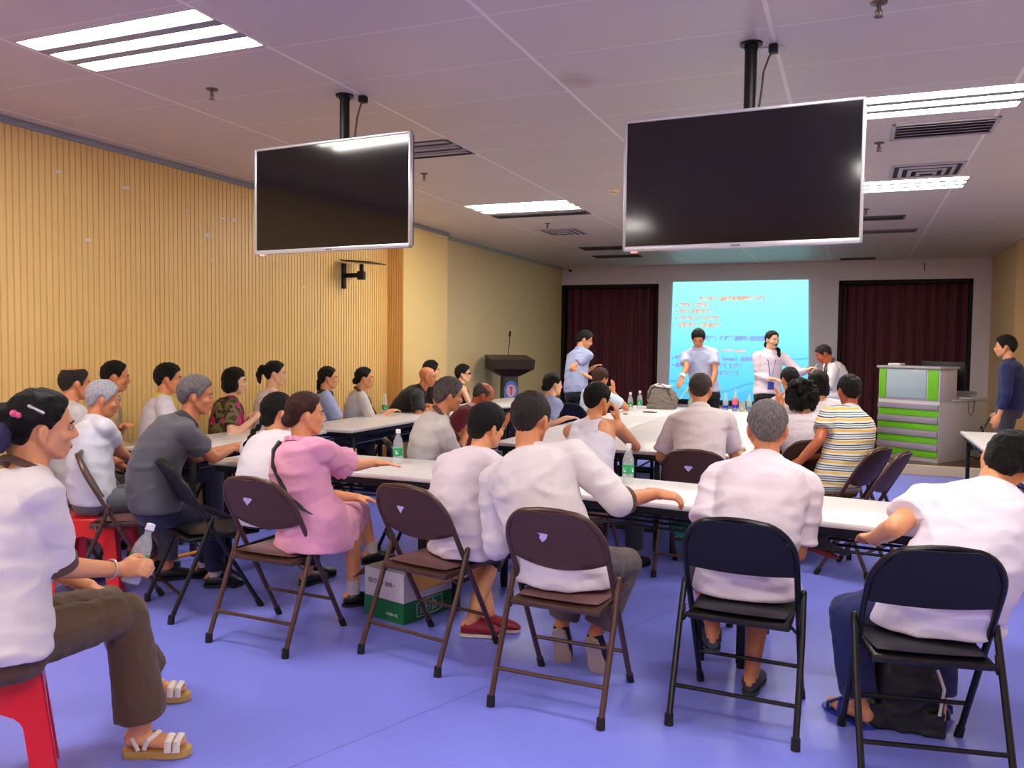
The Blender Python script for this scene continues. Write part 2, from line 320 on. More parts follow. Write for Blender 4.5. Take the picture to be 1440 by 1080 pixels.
t = NT('ceiling_panels')
sep = t.n('ShaderNodeSeparateXYZ'); t.l(t.obj(), sep.inputs[0])
def seam(comp, off, per, w):
    m = t.math('FRACT', t.math('DIVIDE', t.math('ADD', comp, -off+per*40), per))
    a = t.math('MULTIPLY', t.math('MINIMUM', m, t.math('SUBTRACT', 1.0, m)), per)
    return t.math('LESS_THAN', a, w)
sx = seam(sep.outputs[0], -2.80, 1.2, .011); sy = seam(sep.outputs[1], 3.52, .6, .0045)
s_ = t.math('MAXIMUM', sx, t.math('MULTIPLY', sy, .75))
c = t.mix(t.noise(.9, 3), lin((208, 197, 190)), lin((214, 203, 196)))
# old brown water stain
vm = t.n('ShaderNodeVectorMath', operation='DISTANCE'); t.l(t.obj(), vm.inputs[0]); vm.inputs[1].default_value = (-1.5, 4.55, 3.0)
st = t.math('MULTIPLY', t.math('MAXIMUM', t.math('SUBTRACT', .30, t.math('ADD', vm.outputs['Value'], t.math('MULTIPLY', t.noise(9, 4), .25))), 0.0), 3.0)
c = t.mix(st, c, lin((165, 130, 105)))
t.base(t.mix(t.math('MULTIPLY', s_, .75), c, lin((250, 244, 240))))
t.b.inputs['Roughness'].default_value = .42
t.bump(t.math('MULTIPLY', s_, 1.0), .35, .006)
CEIL = t.m
# ceiling with openings where the recessed fittings sit
LX0, LX1 = -3.98, -2.82
lights = [(-3.98, -2.80, 2.98, 3.48, 1), (-3.98, -2.80, 5.50, 6.02, 0), (-3.98, -2.80, 8.22, 8.80, 1), (-.28, .90, 5.46, 5.98, 1), (-.28, .90, 8.20, 8.76, 1),
          (-3.98, -2.80, .40, .92, 1), (-.28, .90, 2.96, 3.46, 1), (-.28, .90, .40, .92, 1), (-3.98, -2.80, -2.0, -1.48, 1), (-.28, .90, -2.0, -1.48, 1), (-2.20, -1.02, 10.3, 10.86, 1), (-2.20, -1.02, 11.68, 12.18, 1)]  # last two are added to brighten the stage, out of sight behind the right television
xs = sorted({XL-.2, XR+.2} | {l[0] for l in lights} | {l[1] for l in lights})
ys = sorted({YF-.2, YB+.2} | {l[2] for l in lights} | {l[3] for l in lights})
p = PM()
def hole(x, y): return any(a < x < b and c_ < y < d for a, b, c_, d, _ in lights)
for i in range(len(xs)-1):
    for j in range(len(ys)-1):
        if hole((xs[i]+xs[i+1])/2, (ys[j]+ys[j+1])/2): continue
        p.quad((xs[i], ys[j], ZC), (xs[i+1], ys[j], ZC), (xs[i+1], ys[j+1], ZC), (xs[i], ys[j+1], ZC))
p.b2((XL-.2, YF-.2, ZC+.12), (XR+.2, YB+.2, ZC+.2))
struct(build('ceiling', p, CEIL, smooth=False))

YW = M('yellow_panel', (240, 204, 130), .42, var=.05, vs=2.5)
YG = M('panel_groove', (226, 186, 116), .6)
YS = M('yellow_smooth', (238, 204, 132), .38, var=.03, vs=1.2)
YD = M('tan_stage_wall', (222, 198, 146), .45, var=.03, vs=1.2)
# left wall: ribbed wooden-look cladding
p = PM(); p.b2((XL-.2, YF, 0), (XL-.007, 8.95, ZC))
y = YF
p.cur = 1
while y < 8.9:
    p.b2((XL-.007, y, 0), (XL, y+.038, ZC)); y += .05
p.cur = 2
p.b2((XL-.012, y, 0), (XL+.001, 8.95, ZC))
struct(build('wall_left', p, [YG, YW, YS], smooth=False))
# pier with a ribbed near face
p = PM(); p.b2((XL-.1, 8.95, 0), (-5.14, 10.15, ZC))
p.cur = 1
x = XL
while x < -5.15:
    p.b2((x, 8.94, 0), (x+.022, 8.955, ZC)); x += .034
struct(build('wall_left_pier', p, [YS, M('yellow_rib_dark', (228, 182, 108), .5)], smooth=False))
p = PM(); p.b2((XL-.2, 10.15, 0), (-5.30, YB, ZC)); struct(build('wall_left_stage', p, YD, smooth=False))
TR = M('grey_cornice', (150, 152, 156), .5)
p = PM(); p.b2((XL, YF, 2.955), (XL+.03, 8.95, 3.0), .006); struct(build('trim_1', p, TR))
p = PM(); p.b2((-5.30, 10.15, 2.955), (-5.27, YB, 3.0), .006); struct(build('trim_2', p, M('pale_cornice', (170, 176, 170), .5)))
p = PM(); p.b2((-5.14, 8.95, 2.955), (-5.11, 10.15, 3.0), .006); struct(build('trim_3', p, TR))
# right wall
p = PM(); p.b2((XR, YF, 0), (XR+.2, 13.2, ZC)); struct(build('wall_right', p, M('beige_right', (206, 184, 146), .5, var=.03), smooth=False))
p = PM(); p.b2((2.04, 13.2, 0), (XR+.2, YB, ZC)); struct(build('wall_right_pier', p, M('beige_pier', (214, 180, 128), .5, var=.03), smooth=False))
# wall behind the photographer
p = PM(); p.b2((XL-.2, YF-.2, 0), (XR+.2, YF, ZC)); struct(build('wall_behind', p, YS, smooth=False))
# stage end wall with two curtain recesses
GW = M('lilac_grey_wall', (214, 208, 218), .6, var=.03, vs=1.5)
DK = M('black_recess', (14, 10, 12), .8)
p = PM()
p.b2((-5.4, 15.4, 2.66), (2.1, YB+.2, ZC))
for a, b in ((-5.4, -5.30), (-3.39, -.26), (1.78, 2.1)): p.b2((a, 15.4, .12), (b, YB+.2, 2.66))
p.cur = 1
p.b2((-5.4, 15.9, .12), (2.1, YB+.25, 2.66))
for a, b in ((-5.30, -3.39), (-.26, 1.78)):
    p.b2((a, 15.395, .12), (a+.05, 15.5, 2.66)); p.b2((b-.05, 15.395, .12), (b, 15.5, 2.66)); p.b2((a, 15.395, 2.60), (b, 15.5, 2.665))
struct(build('wall_stage', p, [GW, DK], smooth=False))
# stage platform
t = NT('stage_parquet'); sep = t.n('ShaderNodeSeparateXYZ'); t.l(t.obj(), sep.inputs[0])
fr = t.math('FRACT', t.math('MULTIPLY', sep.outputs[1], 9.0))
t.base(t.mix(t.math('LESS_THAN', fr, .05), t.mix(t.noise(3, 5, t.scaled((1, 12, 1))), lin((70, 34, 24)), lin((98, 52, 38))), lin((30, 14, 10))))
t.b.inputs['Roughness'].default_value = .22
p = PM(); p.b2((-5.3, 10.95, 0), (2.04, YB, .12)); p.cur = 1; p.b2((-5.3, 10.90, 0), (XR, 10.955, .124), .008); p.b2((2.04, 10.95, 0), (XR, 13.2, .12))
struct(build('floor_stage', p, [t.m, M('stage_edge_stone', (214, 196, 156), .4, var=.08, vs=12)], smooth=False))

# ------------------------------------------------------------------ curtains
def curtain(x0, x1, y, label, seed):
    t = cu
    p = PM(); N = 260; K = 26
    rnd = random.Random(seed); ph = [rnd.uniform(0, 6.28) for _ in range(4)]
    def yy(x, z):
        k = 1+.25*math.sin(z*1.1+x*2+ph[2])
        return y+.05*math.sin(x*34+1.6*math.sin(x*5+ph[0])+.25*z)*k+.015*math.sin(x*80+ph[1])
    vs = []; fs = []
    for j in range(K+1):
        z = .14+(2.60-.14)*j/K
        for i in range(N+1):
            x = x0+(x1-x0)*i/N; vs.append((x, yy(x, z), z))
    W = N+1
    for j in range(K):
        for i in range(N): fs.append((j*W+i, j*W+i+1, (j+1)*W+i+1, (j+1)*W+i))
    n0 = len(vs)
    vs += [(a, b+.006, c) for a, b, c in vs]
    fs += [tuple(i+n0 for i in f)[::-1] for f in fs]
    p.add(vs, fs)
    o = build('stage_curtain', p, t, sharp=180, origin=((x0+x1)/2, y, .14)); tag(o, label, 'curtain', 'maroon stage curtains'); return o
t = NT('maroon_velvet')
t.base(t.mix(t.noise(5, 3, t.scaled((3, 3, .3))), lin((56, 12, 26)), lin((112, 24, 54)))); t.b.inputs['Roughness'].default_value = .7
t.b.inputs['Sheen Weight'].default_value = .3
cu = t.m
curtain(-5.26, -3.43, 15.66, 'dark maroon stage curtain on the lectern side, behind the man in a checked shirt', 1)
curtain(-.22, 1.74, 15.66, 'dark maroon stage curtain hanging behind the green striped reception desk', 2)

# ------------------------------------------------------------------ projected slide
t = NT('slide_picture')
g = t.n('ShaderNodeSeparateXYZ'); t.l(t.obj(), g.inputs[0])
zc = g.outputs[2]
c = t.ramp(t.math('MULTIPLY', t.math('ADD', zc, 1.09), .4587), [(0, lin((70, 196, 238))), (.22, lin((92, 218, 246))), (.5, lin((128, 238, 248))), (1, lin((166, 246, 250)))])
wv = t.math('SINE', t.math('MULTIPLY', g.outputs[0], 4.2)); zz = t.math('SUBTRACT', t.math('ADD', zc, .84), t.math('MULTIPLY', wv, .10))
w1 = t.math('LESS_THAN', t.math('ABSOLUTE', zz), .02); w2 = t.math('LESS_THAN', zz, -.10)
wv2 = t.math('COSINE', t.math('MULTIPLY', g.outputs[0], 3.1)); zz2 = t.math('SUBTRACT', t.math('ADD', zc, .22), t.math('MULTIPLY', wv2, .08))
w3 = t.math('MULTIPLY', t.math('LESS_THAN', t.math('ABSOLUTE', zz2), .012), t.math('GREATER_THAN', g.outputs[0], .35))
c = t.mix(t.math('MULTIPLY', w1, .5), c, lin((60, 150, 215))); c = t.mix(t.math('MULTIPLY', w2, .25), c, lin((50, 150, 225))); c = t.mix(t.math('MULTIPLY', w3, .5), c, lin((60, 140, 210)))
t.b.inputs['Base Color'].default_value = (.1, .1, .1, 1)
t.l(c, t.b.inputs['Emission Color']); t.b.inputs['Emission Strength'].default_value = SCREEN_E
SL = t.m
R0 = empty('projection_screen', (-1.94, 15.38, .5), 'large bright cyan projected slide with orange and blue Chinese text on the stage wall', 'projection screen')
p = PM(); p.prism([(-1.22, 0, .03), (1.24, 0, .03), (1.18, 0, 2.19), (-1.18, 0, 2.19)], 0, (0, .012, 0))
scr = build('picture', p, SL, R0, origin=(0, 0, 1.1), loc=(0, 0, 1.1), smooth=False)
p = PM(); p.b2((-1.26, -.02, -.06), (1.28, .02, .03), .008); build('bottom_bar', p, M('black_bar', (12, 12, 14), .5), R0)
p = PM(); p.b2((-1.19, -.015, 2.19), (1.19, .015, 2.215), .004); build('top_bar', p, M('white_bar', (225, 230, 235), .4), R0)
OR = emit('slide_orange', (222, 122, 84), SCREEN_E*.95); BL = emit('slide_blue', (40, 84, 205), SCREEN_E*.9); PK = emit('slide_pink', (205, 150, 150), SCREEN_E*.9)
def line(txt, x, z, size, m, bold=.0):
    cu_ = bpy.data.curves.new('slide_text', 'FONT'); cu_.body = txt; cu_.size = size; cu_.offset = bold; cu_.extrude = .001
    text_mesh('slide_text', cu_, m, R0, (x, -.004, z), (PI/2, 0, 0))
def sl(px, py):    # slide position (fractions of the photographed slide) to metres
    return (px-.5)*2.36, 2.19*(1-py)
for txt, px, py, sz, m in [('酸性饮料：含碳酸和其他酸性离子）', 991, 424, .074, OR), ('•  纯净水：蒸馏水', 957, 433, .076, OR), ('•  汽水：碳酸饮料类', 957, 442, .076, OR),
                           ('•  运动饮料：红茶 绿茶', 957, 452, .076, OR), ('•  碳酸饮料：乳酸果汁类', 957, 462, .076, OR), ('碱性饮料：含矿物质和微量元素', 984, 481, .091, BL),
                           ('•水中含量（mmol/L）', 1022, 497, .05, PK), ('• 弱碱性离子水，防止（water）自由基生成', 953, 510, .088, BL),
                           ('• 含碱性，能溶解细胞酸性代谢物', 953, 520, .088, BL), ('水的三大生理功能？', 984, 531, .096, BL)]:
    line(txt, (px-1045)*.0127, 2.19-(py-397)*.0127, sz, m, .005)

# ------------------------------------------------------------------ ceiling fittings
TUBE = emit('fluorescent_tube', (255, 248, 240), LIGHT_E)
FR = M('light_housing', (150, 146, 148), .5); OFFM = M('unlit_diffuser', (172, 165, 168), .4)
SLOT = M('dark_slot', (60, 56, 58), .7)
for i, (x0, x1, y0, y1, on) in enumerate(lights):
    lab = ['lit three-strip ceiling light nearest the ribbed wall at the top left', 'unlit three-slot ceiling panel just behind the left hanging television',
           'lit ceiling light beyond the two televisions, towards the lectern', 'lit ceiling light partly behind the right television, the nearer of two there',
           'lit ceiling light at the right, farther one, beyond the square vent', 'ceiling light overhead above the photographer', 'ceiling light overhead by the right television', 'ceiling light overhead to the right', 'ceiling light at the rear left', 'ceiling light at the rear right', 'added stage fill light hidden behind the right television, above the presenters', 'added stage fill light hidden behind the right television, deepest over the stage step'][i]
    r = empty('ceiling_light', ((x0+x1)/2, (y0+y1)/2, ZC), lab, 'ceiling light', 'recessed fluorescent ceiling lights')
    w = (x1-x0)/2; h = (y1-y0)/2
    p = PM(); p.b2((-w, -h, .0), (-w+.01, h, .1)); p.b2((w-.01, -h, 0), (w, h, .1)); p.b2((-w, -h, 0), (w, -h+.01, .1)); p.b2((-w, h-.01, 0), (w, h, .1)); p.b2((-w, -h, .09), (w, h, .1))
    gw = 2*h/3
    for k in (1, 2): p.b2((-w, -h+gw*k-.034, -.002), (w, -h+gw*k+.034, .03), .004)
    build('housing', p, FR, r)
    for k in range(3):
        yc = -h+gw*(k+.5)
        q = PM()
        if on: q.box((0, yc, .010), (2*w-.05, gw-.085, .024), .011)
        else: q.box((0, yc, .012), (2*w-.05, gw-.07, .012), .004)
        build('tube_strip' if on else 'diffuser', q, TUBE if on else OFFM, r)
    if not on:
        q = PM()
        for k in range(3):
            yc = -h+gw*(k+.5); q.tube([(-w+.04, yc-gw/2+.03, 0), (w-.05, yc-gw/2+.03, 0), (w-.02, yc-.03, 0), (w-.02, yc+.03, 0), (w-.05, yc+gw/2-.03, 0), (-w+.04, yc+gw/2-.03, 0)], .0045, 6)
        build('slot_edge', q, SLOT, r)
VM = M('vent_frame', (178, 172, 174), .45); VD = M('vent_dark', (44, 42, 46), .7)
def vent_lin(x0, x1, y0, y1, label, n=4, fm=None):
    r = empty('ceiling_vent', ((x0+x1)/2, (y0+y1)/2, ZC), label, 'air vent', 'ceiling air vents')
    w = (x1-x0)/2; h = (y1-y0)/2
    p = PM(); b = .025
    p.b2((-w, -h, -.012), (w, -h+b, 0), .003); p.b2((-w, h-b, -.012), (w, h, 0), .003); p.b2((-w, -h, -.012), (-w+b, h, 0), .003); p.b2((w-b, -h, -.012), (w, h, 0), .003)
    build('frame', p, fm or VM, r)
    p = PM(); p.b2((-w+b, -h+b, -.003), (w-b, h-b, -.001)); build('backing', p, VD, r, smooth=False)
    p = PM()
    for k in range(n):
        yc = -h+b+(2*h-2*b)*(k+.5)/n; p.box((0, yc, -.008), (2*w-2*b, (2*h-2*b)/n*.42, .004), 0, Matrix.Rotation(.5, 3, 'X'))
    build('slat', p, fm or VM, r, smooth=False)
def vent_sq(x0, x1, y0, y1, label):
    r = empty('ceiling_vent', ((x0+x1)/2, (y0+y1)/2, ZC), label, 'air vent', 'ceiling air vents')
    w = (x1-x0)/2; h = (y1-y0)/2
    p = PM(); p.b2((-w+.01, -h+.01, -.003), (w-.01, h-.01, -.001)); build('backing', p, VD, r, smooth=False)
    for k in range(4):
        f = 1-k*.24; d = -.004-.01*k
        q = PM(); a = w*f; b = h*f; tt = .03
        q.prism([(-a, -b, d), (a, -b, d), (a-tt, -b+tt, d-.008), (-a+tt, -b+tt, d-.008)], 0, (0, 0, .003)); q.prism([(-a, b, d), (a, b, d), (a-tt, b-tt, d-.008), (-a+tt, b-tt, d-.008)], 0, (0, 0, .003))
        q.prism([(-a, -b, d), (-a, b, d), (-a+tt, b-tt, d-.008), (-a+tt, -b+tt, d-.008)], 0, (0, 0, .003)); q.prism([(a, -b, d), (a, b, d), (a-tt, b-tt, d-.008), (a-tt, -b+tt, d-.008)], 0, (0, 0, .003))
        build('diffuser_ring', q, VM, r, smooth=False)
vent_lin(.20, .84, 6.16, 6.60, 'rectangular slatted ceiling vent just beyond the near right ceiling light', 5)
vent_sq(.24, .80, 7.52, 8.06, 'square concentric ceiling vent in front of the far right ceiling light')
vent_sq(-3.85, -3.32, 10.15, 10.75, 'square ceiling vent beyond the lit light near the stage left')
DV = M('dull_vent', (92, 88, 92), .6)
vent_lin(-3.95, -2.80, 8.90, 9.12, 'thin dark return vent along the far edge of the middle ceiling light', 3, DV)
vent_lin(-.28, .50, 10.30, 10.60, 'thin dark ceiling vent to the right of the right television', 3, DV)
vent_lin(-3.95, -3.0, 12.2, 12.6, 'dark ceiling vent above the stage front, near the lectern side', 3, DV)
vent_lin(-4.1, -3.3, 13.4, 13.75, 'dark ceiling vent deepest over the stage, near the left curtain', 3, DV)
vent_lin(-.25, .3, 14.9, 15.2, 'small dark ceiling vent close to the stage wall above the right curtain', 3, DV)
vent_lin(-.10, .70, 11.5, 11.8, 'grey ceiling vent over the stage step above the reception desk', 3, M('mid_vent', (128, 122, 124), .6))
BR = M('sprinkler_brass', (120, 104, 92), .35, .8)
for i, (x, y) in enumerate([(-3.58, 3.95), (-3.55, 6.54), (.13, 6.67), (-3.54, 9.7), (.08, 9.76), (.06, 3.99)]):
    lab = ['brass sprinkler head between the top left light and the left television', 'brass sprinkler head beyond the unlit ceiling panel', 'brass sprinkler head between the two right-hand ceiling vents',
           'brass sprinkler head beyond the middle ceiling light', 'brass sprinkler head beyond the far right ceiling light', 'sprinkler head at the very top edge, right of the right television pole'][i]
    r = empty('sprinkler', (x, y, ZC), lab, 'sprinkler', 'ceiling sprinklers')
    p = PM(); p.lathe([(.0, .0), (.036, 0), (.034, -.006), (.014, -.012), (0, -.012)], n=18); build('escutcheon', p, BR, r)
    p = PM(); p.lathe([(.009, -.01), (.009, -.03), (.012, -.032), (.004, -.045), (.004, -.055), (0, -.055)], n=12); p.tube([(.011, 0, -.03), (.014, 0, -.045), (.004, 0, -.06)], .0025, 6); p.tube([(-.011, 0, -.03), (-.014, 0, -.045), (-.004, 0, -.06)], .0025, 6); build('head', p, BR, r)
    p = PM(); p.lathe([(0, -.060), (.019, -.060), (.019, -.0625), (0, -.0625)], n=16); build('deflector', p, BR, r)
r = empty('smoke_detector', (-2.18, 7.83, ZC), 'round cream smoke detector on the ceiling between the televisions', 'smoke detector')
p = PM(); p.lathe([(0, 0), (.055, 0), (.055, -.012), (.045, -.02), (0, -.02)], n=24); build('base', p, M('cream_plastic', (232, 214, 176), .5), r)
p = PM(); p.lathe([(0, -.018), (.036, -.018), (.034, -.036), (.02, -.042), (0, -.042)], n=24); build('sensor_cap', p, M('cream_plastic', (232, 214, 176), .5), r)
r = empty('security_camera', (-5.1, 15.3, 2.93), 'tiny dome security camera in the corner above the left curtain', 'security camera')
p = PM(); p.lathe([(0, .07), (.05, .07), (.05, .02), (0, .02)]); build('housing', p, M('cam_white', (200, 200, 205), .4), r)
p = PM(); p.ell((0, 0, .02), (.04, .04, .035)); build('dome', p, M('cam_dark', (20, 20, 24), .15), r)
tag(build('wall_hook', (lambda q: (q.tube([(1.05, 15.38, 2.93), (1.05, 15.36, 2.84), (1.06, 15.37, 2.80)], .008, 8), q)[1])(PM()), M('hook_grey', (90, 88, 96), .4, .6), origin=(1.05, 15.39, 2.93)), 'small grey hook on the stage wall above the right curtain', 'hook')

# ------------------------------------------------------------------ things on the wall behind the photographer (seen mirrored in the televisions)
RB = M('red_board', (190, 30, 34), .5); WP = M('poster_white', (225, 225, 222), .6)
for i, (x0, x1, z0, z1, m, lab) in enumerate([(-1.9, -.2, 1.75, 2.55, RB, 'red notice board on the rear wall'), (-2.9, -2.1, .6, 1.55, WP, 'white poster on the rear wall at the left'),
                                              (-1.6, -.8, .6, 1.5, WP, 'white poster on the rear wall under the red board'), (-4.9, -3.6, .9, 1.9, WP, 'wide white poster on the rear wall')]):
    p = PM(); p.b2((x0, YF+.003, z0), (x1, YF+.023, z1), .004)
    p.cur = 1; p.b2((x0+.04, YF+.02, z1-.14), (x1-.04, YF+.026, z1-.04))
    o = build('notice_board', p, [m, M('poster_red', (200, 40, 40), .5)], origin=((x0+x1)/2, YF, z0)); tag(o, lab, 'notice board', 'boards on the rear wall')

# scraps of tape on the ribbed wall
TP = M('tape_white', (236, 232, 224), .5)
for i, (y, z, w, h, a) in enumerate([(4.35, 2.71, .075, .035, .1), (4.95, 2.70, .12, .04, .15), (4.59, 2.25, .08, .035, 0), (5.84, 2.44, .13, .05, .3), (5.6, 2.62, .02, .03, 0), (6.05, 2.62, .08, .03, .1), (6.18, 2.62, .05, .05, .5), (5.88, 2.23, .03, .03, 0), (7.25, 2.08, .05, .035, .2), (6.55, 2.4, .035, .05, .1)]):
    p = PM(); R = Matrix.Rotation(a, 3, 'X')
    pts = []; random.seed(i+50)
    w *= .62; h *= .62; p.box((0, 0, 0), (.003, w, h), .001, R); p.box((.006, w*.25, h*.3), (.003, w*.4, h*.5), .001, Matrix.Rotation(a+.7, 3, 'X') @ Matrix.Rotation(.5, 3, 'Z'))
    o = build('tape_scrap', p, TP, origin=(0, 0, 0), loc=(XL+.004, y, z)); tag(o, ['white scrap of torn tape highest on the ribbed wall, nearest the camera', 'wide torn white tape scrap under the ceiling edge', 'small white tape scrap lowest and nearest on the ribbed wall', 'crumpled silver tape scrap left of the left television', 'tiny speck of tape in mid wall', 'pale strip of tape close to the left television', 'triangular white tape scrap beside the left television edge', 'tiny tape speck low on the ribbed wall, left of the television', 'tape scrap below the left television', 'tape scrap behind the left television edge'][i], 'tape scrap', 'tape scraps left on the ribbed wall')

# black speaker bracket on the wall
r = empty('wall_bracket', (XL+.0, 7.98, 2.25), 'black swivel bracket with an empty shelf plate on the yellow wall', 'wall bracket')
BK = M('black_metal', (16, 16, 18), .4, .3)
p = PM(); p.b2((0, -.035, -.14), (.02, .035, .14), .004); build('wall_plate', p, BK, r)
p = PM(); p.b2((.02, -.02, -.02), (.26, .02, .03), .006); p.b2((.2, -.03, -.045), (.28, .03, .05), .006); p.b2((.225, -.02, .05), (.262, .02, .13), .004); build('arm', p, BK, r)
p = PM(); p.box((.25, .02, .15), (.40, .34, .012), .004, Matrix.Rotation(.08, 3, 'Y')); build('shelf_plate', p, BK, r)

# ------------------------------------------------------------------ hanging televisions
SIL = M('silver_bezel', (196, 196, 202), .3, .5); SCN = M('black_glass', (14, 12, 13), .09, 0, IOR=1.6)
def tv(loc, rz, pole_xy, label, roll=0, tilt=0, W=1.13, Hh=.665):
    r = empty('television', loc, label, 'television', 'ceiling-hung televisions', rz)
    Rr = Matrix.Rotation(roll, 3, 'Y') @ Matrix.Rotation(tilt, 3, 'X')
    def B(q, c, d, bev): q.box(Rr @ V(c), d, bev, Rr)
    w, h = W/2, Hh/2; b = .016
    p = PM(); B(p, (0, 0, h-b/2), (W, .03, b), .004); B(p, (0, 0, -h+b*.8), (W, .03, b*1.6), .004); B(p, (-w+b/2, 0, 0), (b, .03, Hh), .004); B(p, (w-b/2, 0, 0), (b, .03, Hh), .004); build('bezel', p, SIL, r)
    p = PM(); B(p, (0, -.008, .003), (W-2*b, .004, Hh-2.4*b), 0); build('screen', p, SCN, r, smooth=False)
    p = PM(); B(p, (0, .03, 0), (W-.02, .03, Hh-.02), .01); B(p, (0, .06, -.05), (W*.6, .05, Hh*.6), .02); bc = build('back_cover', p, M('tv_back', (28, 28, 30), .5), r)
    p = PM(); B(p, (-w+.06, -.004, -h-.004), (.035, .02, .008), .003); build('power_light', p, emit('red_led', (255, 40, 40), 1.5), r)
    p = PM(); B(p, (0, -.0165, -h+.012), (.05, .001, .006), 0); build('nameplate', p, M('grey_mark', (90, 90, 95), .4), r, smooth=False)
    ip = Matrix.Rotation(-rz, 3, 'Z') @ (V((pole_xy[0], pole_xy[1], 0))-V((loc[0], loc[1], 0)))
    top = ZC-loc[2]
    p = PM(); p.cap((ip.x, ip.y, -.1), (ip.x, ip.y, top-.0), .03, flat=True, n=20); build('ceiling_pole', p, BK, r)
    p = PM(); p.lathe([(0, top), (.055, top), (.055, top-.01), (.034, top-.012), (.034, top-.03), (0, top-.03)], (ip.x, ip.y, 0)); build('ceiling_flange', p, BK, r)
    p = PM(); p.b2((ip.x-.15, min(.06, ip.y), -.16), (ip.x+.15, max(.1, ip.y+.02), .12), .006); build('mount_plate', p, BK, r)
    p = PM(); e = (ip.x+.10, ip.y+.05, top-.03)
    p.tube([e, (e[0]-.02, e[1], top-.06), (e[0]-.045, e[1]-.0, top-.13), (e[0]-.05, e[1]-.01, top-.22), (e[0]-.06, e[1]-.01, top-.3), (e[0]-.075, e[1]-.03, h*.9)], .0055, 8); build('power_cable', p, M('grey_cable', (70, 70, 76), .5), r)
    p = PM(); p.b2((e[0]-.022, e[1]-.022, top-.045), (e[0]+.022, e[1]+.022, top-.004), .005); build('plug', p, BK, r)
    return r
tv(TVL[0], TVL[1], (-2.90, 4.33), 'smaller-looking television hanging from the ceiling on the left, in front of the yellow wall', 0, 0, TVL[3], TVL[4])
tv(TVR[0], TVR[1], (-.51, 4.30), 'larger-looking nearer television hanging from the ceiling on the right, above the projected slide', 0, 0, TVR[3], TVR[4])
for x, y, lab in ((-2.86, 4.47, 'thin ceiling slot beside the left television pole'), (-.42, 4.42, 'white ceiling socket plate by the right television pole')):
    p = PM(); p.b2((x-.06, y-.045, ZC-.006), (x+.06, y+.045, ZC), .002); tag(build('socket_plate', p, M('socket_white', (215, 212, 214), .4), origin=(x, y, ZC)), lab, 'socket plate')

